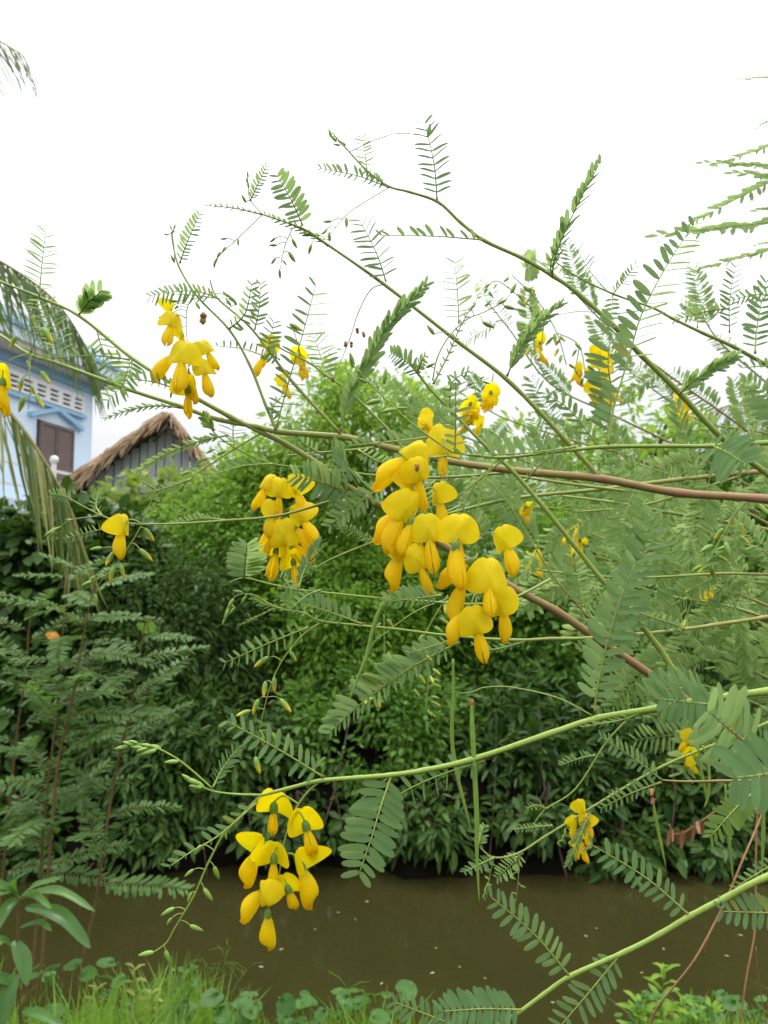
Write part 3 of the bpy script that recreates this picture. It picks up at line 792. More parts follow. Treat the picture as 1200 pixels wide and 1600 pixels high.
b.leaf([(445, 905), (455, 925), (447, 950)], 16, 16, 7, 35, 20, 65)
b.leaf([(566, 975), (520, 958), (467, 941)], 18, 24, 10, 70, 8, 66)
b.leaf([(500, 922), (480, 930), (455, 950)], 16, 12, 7, 30, 60, 60)
ax = b.stalk([(499, 974), (472, 993), (445, 1026), (427, 1060), (415, 1098), (404, 1149)], 2.0, 0.9)
b.buds(ax, [(408, 1034, 28, 212), (458, 1026, 20, 295), (413, 1077, 25, 262), (428, 1070, 24, 268), (446, 1103, 28, 310), (399, 1104, 26, 245), (380, 1114, 24, 195), (411, 1158, 18, 262), (429, 1153, 18, 290), (402, 1196, 28, 285)], tip=True)
b.leaf([(482, 980), (420, 1005), (353, 1035)], 20, 20, 11, 30, 12, 66)
b.pod([(640, 924), (615, 930), (596, 948), (582, 985), (573, 1025), (558, 1062), (547, 1092)], 3.4)
b.leaf([(718, 1003), (653, 1037), (603, 1070), (560, 1103), (518, 1142)], 22, 44, 23, 30, 8, 56, r=1.8)
b.leaf([(720, 990), (690, 1005), (640, 1020)], 14, 12, 8, 50, 40, 60)
b.leaf([(690, 930), (650, 935), (605, 940)], 14, 26, 10, 30, 15, 55, d=.56)
b.leaf([(1072, 984), (1020, 965), (955, 958)], 16, 16, 10, 50, 40, 60)
b.pod([(708, 1030, .7), (708, 1090, .7), (706, 1150, .7), (712, 1200, .7), (725, 1255, .7), (737, 1299, .7)], 3.2)
b.leaf([(820, 1002), (770, 1015), (740, 1008)], 10, 12, 8, 60, 40, 40)
b.stem([(700, 935, .66), (650, 955, .66), (608, 985, .66), (580, 1010, .66), (568, 1060, .66)], 1.4, .8, name='shoot')
b.flush()

# B7: big front branch, lower third
b = Branch('bright green lower branch in front, ending in a flower cluster and a bud spray', 0.45, (1200, 1080, .45), seed=23)
b.stem([(1700, 1050, .55), (1380, 1060, .47), (1200, 1080, .45), (1100, 1093), (1020, 1108), (935, 1122), (860, 1146), (740, 1186), (660, 1204), (610, 1211), (560, 1215), (500, 1220), (450, 1232), (407, 1243)], 9.0, 3.6, -0.05, -0.2)
b.stem([(412, 1242), (370, 1241), (333, 1236), (305, 1224), (288, 1215)], 2.5, 1.4, 0, 0, 'shoot')
ax = b.stalk([(407, 1243), (360, 1292), (347, 1307), (327, 1345), (313, 1377), (303, 1400), (287, 1427), (272, 1452), (260, 1473), (240, 1488)], 3.0, 1.3)
b.buds(ax, [(352, 1304, 16, 280), (338, 1364, 24, 285), (295, 1364, 18, 215), (325, 1398, 24, 305), (262, 1424, 24, 205), (264, 1440, 16, 235), (307, 1451, 24, 325), (228, 1490, 26, 190), (262, 1496, 24, 285), (309, 1328, 22, 235), (296, 1402, 18, 245)])
b.leaf([(403, 1252), (345, 1303), (300, 1330), (266, 1353)], 7, 21, 11, 40, 15, 58)
ax = b.stalk([(333, 1233), (283, 1190), (243, 1168), (215, 1163), (190, 1166)], 2.0, 1.1)
b.buds(ax, [(200, 1161, 20, 165), (190, 1168, 22, 185), (214, 1168, 22, 175), (228, 1164, 18, 170), (243, 1166, 18, 160), (232, 1175, 24, 190), (268, 1190, 22, 178), (222, 1171, 18, 190), (208, 1159, 16, 160)])
b.leaf([(333, 1230), (348, 1200), (372, 1168)], 18, 18, 11, 62, 20, 45)
b.buds(b.stems[1], [(300, 1220, 26, 155), (310, 1224, 22, 150), (292, 1215, 20, 140), (305, 1229, 20, 165)])
b.leaf([(505, 1214), (430, 1168), (355, 1127)], 26, 27, 12, 52, 8, 68, r=1.8)
b.leaf([(611, 1213), (595, 1260), (580, 1310), (562, 1362)], 40, 46, 12, 8, 8, 76, r=1.9)
b.stem([(612, 1211), (585, 1232), (553, 1259)], 2.0, 1.3, 0, 0.2, 'shoot')
b.leaf([(757, 1188), (690, 1210), (640, 1232), (590, 1262)], 26, 27, 9, 64, 12, 68)
b.leaf([(930, 1112), (933, 1075), (950, 1000), (970, 935), (992, 880)], 38, 38, 17, 10, 34, 62, r=2)
b.leaf([(965, 1010, .55), (990, 920), (1020, 803)], 34, 34, 15, 40, 50, 66, d=.56, r=1.6)
ax = b.stalk([(925, 1118), (870, 1090), (800, 1074), (758, 1074), (738, 1081), (722, 1083), (708, 1080)], 1.8, 0.8, age=0.1)
b.withered([(737, 1092)], 4)
b.pod([(737, 1100), (738, 1140), (741, 1195), (745, 1280), (745, 1330), (749, 1412)], 4.0)
b.leaf([(1128, 1103), (1085, 1098), (1030, 1092)], 42, 46, 15, 10, 10, 60, dz=-0.035, r=1.8)
b.leaf([(1112, 1085), (1070, 1075), (1010, 1082)], 10, 34, 11, 50, 15, 72, d=.47)
b.leaf([(1180, 1172, .42), (1148, 1146), (1108, 1112)], 62, 62, 11, 12, 12, 72, d=.41, dz=-0.03, r=2)
b.leaf([(1290, 1180, .38), (1220, 1205), (1150, 1215)], 62, 66, 10, 12, 14, 72, d=.375, dz=-0.02, r=2)
b.leaf([(1010, 1110), (970, 1125), (915, 1135)], 12, 14, 10, 60, 60, 22)
# the lower flower cluster
ax = b.stalk([(500, 1221), (482, 1236), (463, 1262), (450, 1295), (441, 1330), (436, 1370), (431, 1400)], 2.6, 1.2, d=.45)
b.flower(ax, 428, 1258, 62, 176, 4, 0, 0, 0, d=.455, ws=.72)
b.flower(ax, 477, 1287, 60, 188, -14, 0, 0, 1, d=.45, ws=.82)
b.flower(ax, 402, 1327, 52, 115, 32, 0, 2, 1, d=.452, ws=1.15)
b.flower(ax, 428, 1338, 54, 180, 2, 0, 1, 0, d=.445, ws=.8)
b.flower(ax, 470, 1350, 54, -120, -26, 0, 2, 1, d=.447, ws=1.2)
b.flower(ax, 449, 1386, 52, 172, -16, 0, 0, 0, d=.445, ws=.85)
b.flower(ax, 416, 1400, 46, -20, -14, 0, 2, 1, d=.436, bs=1.1, ws=.3)
b.flower(ax, 415, 1388, 54, 70, 46, 0, 2, 1, d=.445, parts='w', ws=1.05)
b.flower(ax, 419, 1424, 52, 150, 8, 0, 1, 1, d=.44, parts='w', ws=1.1)
b.flush()

# B8: lower right branch over the water
b = Branch('smooth green branch over the brown water in the lower right corner', 0.45, (1200, 1369, .45), seed=29)
b.stem([(1700, 1210, .52), (1380, 1298, .47), (1200, 1369), (1135, 1402), (1077, 1432), (1030, 1460), (977, 1487), (893, 1524), (850, 1553), (800, 1589), (740, 1620), (660, 1670)], 8.4, 3.4, -0.05, -0.1)
b.leaf([(1077, 1430), (1010, 1372), (925, 1320)], 27, 26, 12, 40, 12, 66, r=1.7)
b.leaf([(888, 1523), (835, 1460), (768, 1402)], 28, 28, 12, 25, 15, 66, r=1.7)
b.leaf([(970, 1490), (925, 1545), (868, 1612)], 30, 30, 11, 15, 25, 66)
b.leaf([(816, 1578), (760, 1576), (692, 1580)], 32, 34, 13, 25, 10, 68)
b.leaf([(735, 1612), (680, 1590), (618, 1566)], 26, 22, 11, 20, 30, 64, d=.47)
b.leaf([(1250, 1428), (1195, 1426), (1130, 1424)], 27, 30, 10, 15, 12, 66)
b.leaf([(1240, 1340), (1200, 1355), (1150, 1386)], 8, 15, 11, 60, 40, 60, d=.5)
b.flush()
# ------------------------------------------------------------------ branches a little further back (slightly out of focus)
def joined_flower():
    mb = MB(); mi = []
    for k, (v, f) in enumerate((banner_geo(1.1, 4, 0.35), wing_geo(1, 3), wing_geo(-1, 4), calyx_geo())):
        mb.add(v, f); mi += [(0, 1, 1, 2)[k]] * len(f)
    me = mesh('flower', mb.v, mb.f, [BANNER, WING, CALYX])
    me.polygons.foreach_set('material_index', mi)
    return me
FLOWER_ME = joined_flower()

def compound_template(n, L, twA, twB, sp, droop, seed, width=0.012):
    R = random.Random(seed)
    path = [Vector((t, 0, -droop * t * t)) for t in [i / 9 for i in range(10)]]
    lay = leaf_layout(path, L, L, n, twA, twB, sp, Vector((0, 0, 1)), R, start=0.12, miss=0.03)
    return path, lay
def template_mesh(path, lay, mats, r=0.006):
    mb = MB(); n = len(path)
    tube(mb, [(p, r * (1 - .6 * i / (n - 1)), 0.15) for i, p in enumerate(path)], 4)
    k = len(mb.f)
    for M, var in lay:
        v, f = LEAFLET_GEO[var]
        sel = [0, 1, 2, 9, 10, 11, 15, 16, 17, 21, 22, 23]        # coarser leaflet
        vv = [M @ v[i] for i in sel]
        ff = [(a, a + 3, a + 4, a + 1) for a in (0, 3, 6)] + [(a + 1, a + 4, a + 5, a + 2) for a in (0, 3, 6)]
        mb.add(vv, ff)
    me = mesh('leaf', mb.v, mb.f, mats, True, mb.a)
    me.polygons.foreach_set('material_index', [0] * k + [1] * (len(mb.f) - k))
    return me
LEAF_FAR = leaf_mat('soft feathery leaf', (0.16, 0.30, 0.07), (0.26, 0.41, 0.115), back=(0.25, 0.38, 0.15), rough=.55, spec=.22, trans=0.58, tcol=(0.55, 0.70, 0.28), old=(0.33, 0.32, 0.06))
TEMPL = [template_mesh(*compound_template(n, L, a, bb, sp, dr, i), [STEM, LEAF_FAR]) for i, (n, L, a, bb, sp, dr) in enumerate(
    [(20, .2, 10, 15, 64, .12), (18, .22, 45, 40, 62, .2), (22, .18, 65, 20, 62, .05), (16, .24, 20, 70, 60, .3), (20, .2, 30, 30, 35, .15), (14, .22, 60, 65, 66, .0)])]

def place_leaf(root, base, tip, R, me=None, nrm=None):
    d = tip - base
    n = nrm or ((C0 - base).normalized() + Vector((R.uniform(-.6, .6), R.uniform(-.3, .3), R.uniform(0, .9))))
    return obj('leaf', me or R.choice(TEMPL), root, frame(d, n, base, d.length))

def rear_stem(root, seq, r0, r1, age, R, nleaf, lpx, start=0.1, updown=0.5, name='stem'):
    n = len(seq)
    path = []
    for i, p in enumerate(seq):
        t = i / (n - 1)
        path.append((P(*p), 0.7 * (r0 + (r1 - r0) * t) * p[2] / FPX, age * (1 - t)))
    full = to_trunk(path, R) if seq[0][0] >= 1290 else path
    mb = MB(); tube(mb, catmull(full, 4), 6); mb.build(name, STEM, root)
    path = catmull(path, 4)
    m = len(path)
    for k in range(nleaf):
        t = start + (1 - start) * (k + R.uniform(.1, .9)) / nleaf
        i = min(m - 2, int(t * (m - 1)))
        p = path[i][0].lerp(path[i + 1][0], t * (m - 1) - i)
        tg = (path[i + 1][0] - path[i][0]).normalized()
        up = 1 if R.random() < updown else -1
        dd = (p - C0).dot(FWD)
        dr = tg * R.uniform(.2, .9) + UP * up * R.uniform(.35, 1.0) + FWD * R.uniform(-.7, .7) + RIGHT * R.uniform(-.35, .25)
        L = lpx * R.uniform(.65, 1.25) * dd / FPX
        place_leaf(root, p, p + dr.normalized() * L, R)
    return [q[0] for q in path]

def far_flowers(root, u, v, d, n, sx, sy, W, R):
    for k in range(n):
        q = P(u + R.uniform(-sx, sx), v + R.uniform(-sy, sy), d + R.uniform(-.04, .04))
        M = Matrix.Translation(q) @ yaw_m(R.uniform(-180, 180), R.uniform(-45, 45), R.uniform(-20, 20)) @ Matrix.Scale(W * R.uniform(.75, 1.1) * d / FPX, 4)
        obj('flower', FLOWER_ME, root, M)
    mb = MB(); tube(mb, [(x[0], 1.1 * d / FPX, 0) for x in catmull([(P(u + 6, v - sy - 25, d),), (P(u, v, d),), (P(u - 2, v + sy, d),)], 4)], 5)
    mb.build('flower_stalk', STEM, root)

def far_buds(root, seq, d, n, L, R, tip=True):
    pts = [q[0] for q in catmull([(P(u, v, d),) for u, v in seq], 6)]
    mb = MB(); tube(mb, [(p, 1.0 * d / FPX, 0) for p in pts], 5); mb.build('flower_stalk', STEM, root)
    for k in range(n):
        p = pts[int((k + .5) / n * (len(pts) - 1))]
        dr = (RIGHT * R.uniform(-1, 1) - UP * R.uniform(.2, 1) + FWD * R.uniform(-.5, .5)).normalized()
        Lm = L * R.uniform(.7, 1.1) * d / FPX
        obj('flower_bud', BUD_TIP if tip and R.random() < .6 else BUD_GREEN, root, frame(dr, -FWD, p + dr * Lm * .5, Lm))

GRP = 'branches of the yellow flowered shrub'
R = random.Random(71)
t = thing('flowering_branch', P(1300, 735, .82), 'yellowish brown branch running level just beneath the thick reddish one', 'branch', GRP)
rear_stem(t, [(1600, 735, .9), (1300, 732, .84), (1177, 738, .82), (1120, 743, .82), (1013, 755, .82), (933, 765, .82), (800, 779, .82), (700, 803, .84), (640, 820, .86)], 6.5, 3, .8, R, 9, 120)
rear_stem(t, [(1177, 738, .82), (1090, 765, .84), (1000, 790, .86), (900, 800, .9)], 4, 2, .3, R, 5, 120)
t = thing('flowering_branch', P(1300, 850, .86), 'brown tinged branch with yellow bud spray hanging at the right edge', 'branch', GRP)
rear_stem(t, [(1600, 900, .95), (1300, 850, .88), (1200, 828, .85), (1130, 815, .85), (1040, 800, .86), (960, 785, .88), (880, 775, .9)], 6, 2.5, .7, R, 8, 130)
far_buds(t, [(1180, 775), (1150, 800), (1130, 835), (1112, 868), (1106, 880)], .62, 9, 24, R)
far_buds(t, [(1160, 800), (1150, 830), (1148, 860)], .66, 3, 24, R)
t = thing('flowering_branch', P(1300, 885, .76), 'slim branch behind the big front leaf at the right, half hidden in foliage', 'branch', GRP)
rear_stem(t, [(1600, 850, .85), (1300, 887, .78), (1210, 897, .76), (1130, 896, .76), (1017, 902, .76), (930, 900, .76), (828, 889, .76)], 4, 2, .6, R, 12, 135)
rear_stem(t, [(920, 965, .7), (905, 948, .7), (870, 908, .7), (840, 862, .7), (795, 788, .7), (763, 750, .7)], 3, 1.6, .6, R, 3, 90)
rear_stem(t, [(720, 790, .78), (690, 803, .78), (610, 836, .78), (517, 874, .78), (470, 905, .8)], 3.2, 1.8, .1, R, 3, 90)
far_flowers(t, 895, 848, .95, 5, 14, 26, 30, R)
far_flowers(t, 835, 878, .9, 3, 8, 10, 26, R)
# the flower cluster left of centre hangs from its own twig
b = Branch('green twig left of centre carrying the drooping cluster of softly focused flowers', 0.74, (610, 690, .74), seed=37)
b.stem([(1000, 770, .82), (800, 742, .78), (690, 708, .76), (610, 698, .75), (560, 702, .745), (500, 707, .74), (445, 712, .74)], 3.4, 1.6, .3, 0)
ax = b.stalk([(452, 712, .74), (440, 730, .74), (437, 760, .74), (442, 800, .74), (440, 850, .74)], 1.6, .9, d=.74)
for a in [(417, 756, 40, -30, 20, 0, 1, 0, .74, 'bwc'), (437, 766, 42, 10, 5, 0, 1, 2, .735, 'bwc'), (462, 762, 44, -25, -22, 0, 2, 1, .735, 'bwc'),
          (424, 800, 40, 60, 15, 0, 1, 1, .73, 'bwc'), (470, 806, 46, -10, -35, 0, 1, 1, .73, 'bwc'), (443, 838, 62, 5, -4, -5, 0, 1, .725, 'bc'),
          (455, 822, 54, -40, -50, 0, 2, 1, .73, 'w'), (425, 820, 46, 60, 30, 0, 2, 1, .73, 'w'), (432, 858, 44, 175, 12, 0, 2, 1, .728, 'bw'),
          (458, 876, 42, 180, -8, 0, 2, 2, .728, 'bw'), (455, 848, 40, 80, -35, 0, 3, 2, .735, 'w')]:
    b.flower(ax, *a[:8], d=a[8], parts=a[9])
b.leaf([(560, 703), (590, 720), (620, 726)], 14, 16, 8, 60, 40, 60)
b.leaf([(500, 708), (470, 690), (450, 660)], 14, 16, 9, 60, 70, 60)
b.flush()

# slender far branch low over the water, with a few small flowers
b = Branch('slender arching branch with small yellow flowers low beside the dark bank', 0.85, (1150, 1150, .85), seed=41)
b.stem([(1600, 1010, 1.0), (1330, 1080, .9), (1150, 1150), (1040, 1195), (960, 1240), (900, 1277), (850, 1308), (810, 1333), (773, 1340), (752, 1326), (748, 1315)], 3.6, 1.4, .1, 0)
b.leaf([(750, 1320), (753, 1305), (757, 1291)], 12, 12, 9, 20, 35, 55)
b.leaf([(772, 1340), (750, 1350), (726, 1362)], 13, 12, 10, 20, 30, 58)
b.leaf([(816, 1333), (800, 1350), (778, 1370)], 18, 18, 11, 12, 15, 62)
b.leaf([(862, 1290), (835, 1292), (800, 1296)], 10, 10, 12, 25, 25, 35)
b.leaf([(922, 1270), (908, 1300), (888, 1350)], 14, 14, 13, 40, 20, 32)
b.stem([(985, 1120), (947, 1160), (900, 1232), (853, 1264), (835, 1286)], 2.0, 1.1, .1, 0, 'shoot')
b.leaf([(853, 1264), (838, 1258), (824, 1262)], 9, 9, 6, 25, 30, 55, young=True)
b.leaf([(930, 1180), (905, 1185), (878, 1195)], 8, 14, 9, 40, 25, 50)
for seq in ([(772, 1340), (764, 1375), (760, 1404)], [(812, 1333), (810, 1370), (806, 1412)], [(885, 1285), (882, 1310), (884, 1320)]):
    ax = b.stalk(seq, 1.0, .6)
    L0 = seq[0][1]; n = 6
    b.buds(ax, [(seq[-1][0] + b.R.uniform(-12, 12), L0 + (seq[-1][1] - L0) * (k + 1) / n, 10, b.R.uniform(200, 340)) for k in range(n)])
ax = b.stalk([(910, 1270), (908, 1290), (912, 1330)], 1.0, .7)
b.flower(ax, 908, 1262, 26, 20, 0, 0, 1, 1); b.flower(ax, 898, 1286, 24, 60, 12, 0, 3, 1)
b.flower(ax, 919, 1284, 24, -40, -14, 0, 2, 1); b.flower(ax, 918, 1302, 22, 80, 0, 0, 3, 1); b.flower(ax, 912, 1325, 22, 80, -6, 0, 3, 1); b.flower(ax, 904, 1318, 20, 60, 10, 0, 3, 1)
b.flush()
b = Branch('short reddish twig at right with two feathery leaves and long green pods', 0.62, (1120, 1220, .62), seed=43)
b.stem([(1600, 1190, .8), (1300, 1215, .66), (1120, 1220), (1070, 1221), (1034, 1219)], 3.0, 1.8, .7, .6)
b.leaf([(1034, 1219), (990, 1185), (940, 1152)], 17, 18, 12, 35, 20, 64)
b.leaf([(1034, 1222), (985, 1240), (940, 1263)], 13, 20, 11, 15, 25, 60)
b.leaf([(1175, 1240), (1150, 1262), (1112, 1305)], 26, 24, 12, 50, 30, 58, young=True)
b.withered([(1018, 1232), (1020, 1246)], 4)
b.pod([(1020, 1252), (1025, 1280), (1033, 1320), (1041, 1356)], 2.6)
b.pod([(1133, 1225), (1136, 1270), (1140, 1320), (1146, 1380)], 2.6)
b.pod([(1190, 1235), (1193, 1280), (1192, 1320), (1190, 1372)], 2.8)
b.pod([(1090, 1165), (1095, 1200), (1102, 1235), (1105, 1258)], 2.2)
b.pod([(1098, 1165), (1108, 1205), (1106, 1245), (1100, 1262)], 2.2)
b.flush()

# feathery branch tips of a neighbouring shrub hanging in at the upper right
t = thing('overhanging_branch', P(1340, 240, 1.25), 'blurred feathery branch tips hanging in from the upper right edge', 'branch')
Rh = random.Random(5)
rear_stem(t, [(1700, 700, 1.5), (1480, 420, 1.35), (1380, 240, 1.3), (1330, 110, 1.25), (1310, 30, 1.2)], 9, 3, .6, Rh, 0, 100)
hang = compound_template(24, .055, 30, 76, 42, .06, 77)
HANG = template_mesh(*hang, [STEM, LEAF_FAR], .0035)
hang2 = template_mesh(*compound_template(22, .07, 30, 74, 48, .02, 78), [STEM, LEAF_FAR], .003)
for a, c, m in [((1335, 120), (1158, 111), 0), ((1325, 110), (1182, 188), 0), ((1345, 190), (1124, 237), 0), ((1370, 268), (1102, 247), 1), ((1365, 215), (1078, 322), 0),
             ((1400, 330), (1030, 357), 1), ((1405, 350), (1092, 398), 0), ((1390, 310), (1186, 307), 0), ((1400, 345), (1185, 368), 0), ((1390, 290), (1150, 262), 1)]:
    place_leaf(t, P(a[0], a[1], 1.32), P(c[0], c[1], 1.2 + Rh.uniform(-.05, .1)), Rh, (HANG, hang2)[m], (UP + Vector((Rh.uniform(-.2, .2), -.5, 0))).normalized())

# the body of the shrub further back at the right: many soft leaves
def rear_shrub(label, stems, seed, lpx, flowers=(), buds=(), trunk=None):
    R = random.Random(seed)
    t = thing('flowering_shrub', P(*stems[0][0][0]), label, 'shrub', 'softly focused shrubs behind the branches')
    for seq, r0, n in stems:
        rear_stem(t, seq, r0, 1.3, .7, R, n, lpx)
    if trunk:
        for k in range(3):
            mb = MB()
            x, y = TRUNK_X + (k - 1) * .06, TRUNK_Y + (k % 2) * .08 - .04
            tube(mb, [(q[0], q[1], 1.0) for q in catmull([(Vector((x * .98, y, -.05)), .026), (Vector((x + .02, y, .6)), .023), (Vector((x - .01, y, 1.1)), .019), (Vector((x, y + .02, 1.6 + .2 * k)), .010)], 5)], 9)
            mb.build('trunk', STEM, t)
    for f in flowers: far_flowers(t, *f, R)
    for q, d, n, L in buds: far_buds(t, q, d, n, L, R)
    return t
rear_shrub('pale feathery shrub crown with yellow clusters against the sky at upper right', [
    ([(1420, 900, 1.6), (1200, 700, 1.5), (1050, 590, 1.45), (960, 520, 1.4), (880, 440, 1.35), (830, 400, 1.3)], 3, 6),
    ([(1420, 860, 1.7), (1240, 640, 1.6), (1130, 540, 1.5), (1090, 480, 1.5)], 3, 5),
    ([(1420, 900, 1.7), (1100, 720, 1.6), (960, 650, 1.5), (860, 600, 1.45), (800, 520, 1.4), (760, 470, 1.4)], 3, 10),
    ([(1350, 900, 1.7), (1050, 740, 1.6), (900, 690, 1.5), (780, 650, 1.5), (700, 600, 1.5)], 3, 11),
    ([(1420, 820, 1.7), (1230, 690, 1.6), (1100, 660, 1.6), (1010, 600, 1.5), (960, 560, 1.5)], 3, 9),
    ([(1300, 900, 1.6), (1000, 790, 1.5), (820, 720, 1.45), (720, 680, 1.4), (640, 650, 1.4)], 4, 12)],
    101, 88,
    [(935, 585, 1.25, 16, 18, 34, 30), (900, 572, 1.3, 3, 7, 9, 24), (1062, 640, 1.4, 8, 10, 18, 24), (738, 645, 1.15, 7, 13, 18, 28), (765, 620, 1.2, 4, 8, 12, 26), (660, 655, 1.3, 4, 8, 10, 24), (845, 545, 1.2, 3, 6, 20, 20)],
    [([(800, 430), (840, 470), (870, 520), (885, 570)], 1.2, 12, 18), ([(850, 480), (835, 530), (838, 570)], 1.2, 7, 18), ([(870, 520), (905, 540), (915, 590)], 1.2, 7, 16), ([(760, 450), (780, 440), (830, 480)], 1.25, 7, 12)])
rear_shrub('tangled middle of the feathery shrub at right, around the brown branches', [
    ([(1480, 1050, 1.5), (1250, 900, 1.35), (1080, 830, 1.3), (930, 800, 1.25), (800, 790, 1.25)], 4, 11),
    ([(1480, 1000, 1.5), (1250, 820, 1.35), (1100, 760, 1.3), (980, 720, 1.25)], 4, 8),
    ([(1480, 1080, 1.4), (1230, 960, 1.25), (1080, 900, 1.15), (960, 850, 1.1), (880, 810, 1.1)], 4, 11),
    ([(1500, 1100, 1.3), (1280, 1000, 1.1), (1150, 950, 1.05), (1040, 930, 1.0), (950, 900, 1.0)], 5, 13),
    ([(1480, 1120, 1.7), (1200, 980, 1.55), (1040, 900, 1.5), (880, 860, 1.45), (760, 850, 1.4)], 5, 11)],
    102, 125,
    [(1102, 925, 1.05, 3, 8, 10, 20), (1090, 895, 1.1, 3, 10, 14, 22), (890, 835, 1.25, 4, 10, 18, 24), (820, 790, 1.3, 3, 10, 10, 20)],
    [([(1100, 900), (1080, 940), (1070, 980)], .95, 6, 16), ([(700, 930), (660, 1000), (640, 1080)], 1.3, 12, 18), ([(600, 960), (600, 1040), (590, 1090)], 1.3, 10, 18), ([(670, 1040), (668, 1080), (665, 1110)], 1.25, 9, 16)], True)
rear_shrub('lower part of the feathery shrub at the right edge above the water', [
    ([(1550, 1250, 1.4), (1320, 1130, 1.2), (1200, 1060, 1.1), (1110, 1020, 1.1), (1040, 1000, 1.1)], 6, 12),
    ([(1550, 1300, 1.5), (1330, 1200, 1.3), (1220, 1120, 1.25), (1130, 1080, 1.2), (1050, 1060, 1.2)], 6, 13),
    ([(1550, 1300, 1.5), (1350, 1240, 1.4), (1230, 1180, 1.3), (1150, 1150, 1.3), (1090, 1120, 1.3)], 5, 9)],
    103, 125,
    [(1078, 1175, 1.15, 5, 8, 28, 24)], [])

# dry stems at the lower right
t = thing('dry_stem', P(1120, 1420, .9), 'thin bent reddish dry stem hanging down across the lower right branch', 'dry stem')
DRYSTEM = plain_mat('dry reddish stem', (0.36, 0.17, 0.075), (0.48, 0.28, 0.15), scale=120, rough=.7)
def dry_tube(name, parent, seq, r, **k):
    mb = MB(); tube(mb, [(q[0], r * 0.6 / FPX, 0) for q in catmull([(P(*p),) for p in seq], 5)], 6)
    return mb.build(name, DRYSTEM, parent, **k)
dry_tube('stem', t, [(1215, 1190, .95), (1192, 1268, .92), (1160, 1345, .9), (1138, 1398, .9), (1118, 1440, .9), (1085, 1500, .9), (1050, 1545, .92), (1024, 1580, .95), (1010, 1625, 1.0)], 2.4)
dry_tube('twig', t, [(1115, 1448, .9), (1108, 1465, .92), (1100, 1492, .95)], 1.0)
t = thing('dry_stem', P(1180, 1500, .95), 'straight brown dry stalk near the right edge, hanging to the bottom', 'dry stem')
dry_tube('stem', t, [(1190, 1180, .97), (1185, 1240, .95), (1181, 1350, .95), (1180, 1450, .95), (1166, 1530, .95), (1150, 1640, .97)], 2.6)
dry_tube('twig', t, [(1181, 1480, .95), (1185, 1530, .97), (1196, 1590, 1.0), (1205, 1640, 1.0)], 1.5)
t = thing('dead_leaf', P(1090, 1285, 1.3), 'curled brown dead feathery leaf dangling in front of the dark bank', 'leaf')
dry_tube('stalk', t, [(1150, 1248, 1.3), (1125, 1262, 1.3), (1100, 1280, 1.3), (1070, 1300, 1.3), (1052, 1302, 1.3), (1046, 1288, 1.3)], 2.2)
Rd = random.Random(3)
for k in range(11):
    u = 1046 + k * 4.8; v = 1296 - max(0, k - 5) * 3.4
    a = P(u, v, 1.3); c = P(u + Rd.uniform(-4, 4), v + Rd.uniform(18, 34), 1.3 + Rd.uniform(-.02, .02))
    me = mesh('dead_leaflet', [q + Vector((0, 0, 0)) for q in LEAFLET_GEO[0][0]], LEAFLET_GEO[0][1], DRYSTEM) if k == 0 else me
    obj('dead_leaflet', me, t, frame(c - a, Vector((Rd.uniform(-1, 1), -1, .2)), a, (c - a).length))
# ------------------------------------------------------------------ ground, water, banks
SOIL = plain_mat('shade darkened damp soil', (0.003, 0.0026, 0.002), (0.010, 0.008, 0.005), scale=3, rough=1.0, spec=.03)  # damp soil, base colour near black to carry the shade under the far bank shrubs
WATER_Z = -0.7
def water_mat():
    m, t = nodemat('muddy canal water')
    co = N(t, 'ShaderNodeTexCoord').outputs['Object']
    mpn = N(t, 'ShaderNodeMapping', {'Vector': co, 'Scale': (1, 1.6, 1)})
    n1 = N(t, 'ShaderNodeTexNoise', {'Scale': 5.0, 'Detail': 3.0, 'Vector': mpn.outputs[0]})
    n2 = N(t, 'ShaderNodeTexNoise', {'Scale': 0.5, 'Detail': 3.0, 'Vector': co})
    c = mixc(t, n2.outputs['Fac'], (0.015, 0.0145, 0.0045), (0.044, 0.040, 0.012))
    bump = N(t, 'ShaderNodeBump', {'Height': n1.outputs['Fac'], 'Strength': 0.09, 'Distance': 0.05})
    p = N(t, 'ShaderNodeBsdfPrincipled', {'Base Color': c, 'Roughness': 0.06, 'IOR': 1.33, 'Specular IOR Level': 0.5, 'Normal': bump.outputs[0]})
    N(t, 'ShaderNodeOutputMaterial', {0: p.outputs[0]})
    return m
obj('water', mesh('water', [(-60, 3.0, WATER_Z), (60, 3.0, WATER_Z), (60, 9, WATER_Z), (-60, 9, WATER_Z)], [(0, 1, 2, 3)], water_mat()), kind='structure')
def inlet(x): return 1.25 * math.exp(-((x - .62) / .55) ** 2)      # the near bank draws back here
def bank(name, rows, x0, x1, nx, seed, mat, inlet=inlet):
    R = random.Random(seed); v = []; f = []
    for y, z in rows:
        for i in range(nx + 1):
            x = x0 + (x1 - x0) * i / nx
            near = abs(x) < 30 and abs(y) < 30
            y_ = y - (inlet(x) * max(0, (y - 1.0)) / 3.3 if near else 0)
            v.append((x, y_ + (R.uniform(-.08, .08) if near else 0), z + (R.uniform(-.05, .05) if near else 0)))
    for j in range(len(rows) - 1):
        for i in range(nx):
            a = j * (nx + 1) + i
            f.append((a, a + 1, a + nx + 2, a + nx + 1))
    return obj(name, mesh(name, v, f, mat), kind='structure')
bank('near_bank', [(-60, 0), (-3, 0), (1.5, 0), (2.6, -.1), (3.2, -.35), (3.9, -.6), (4.3, -.78), (4.8, -1.0)], -12, 12, 120, 1, SOIL)
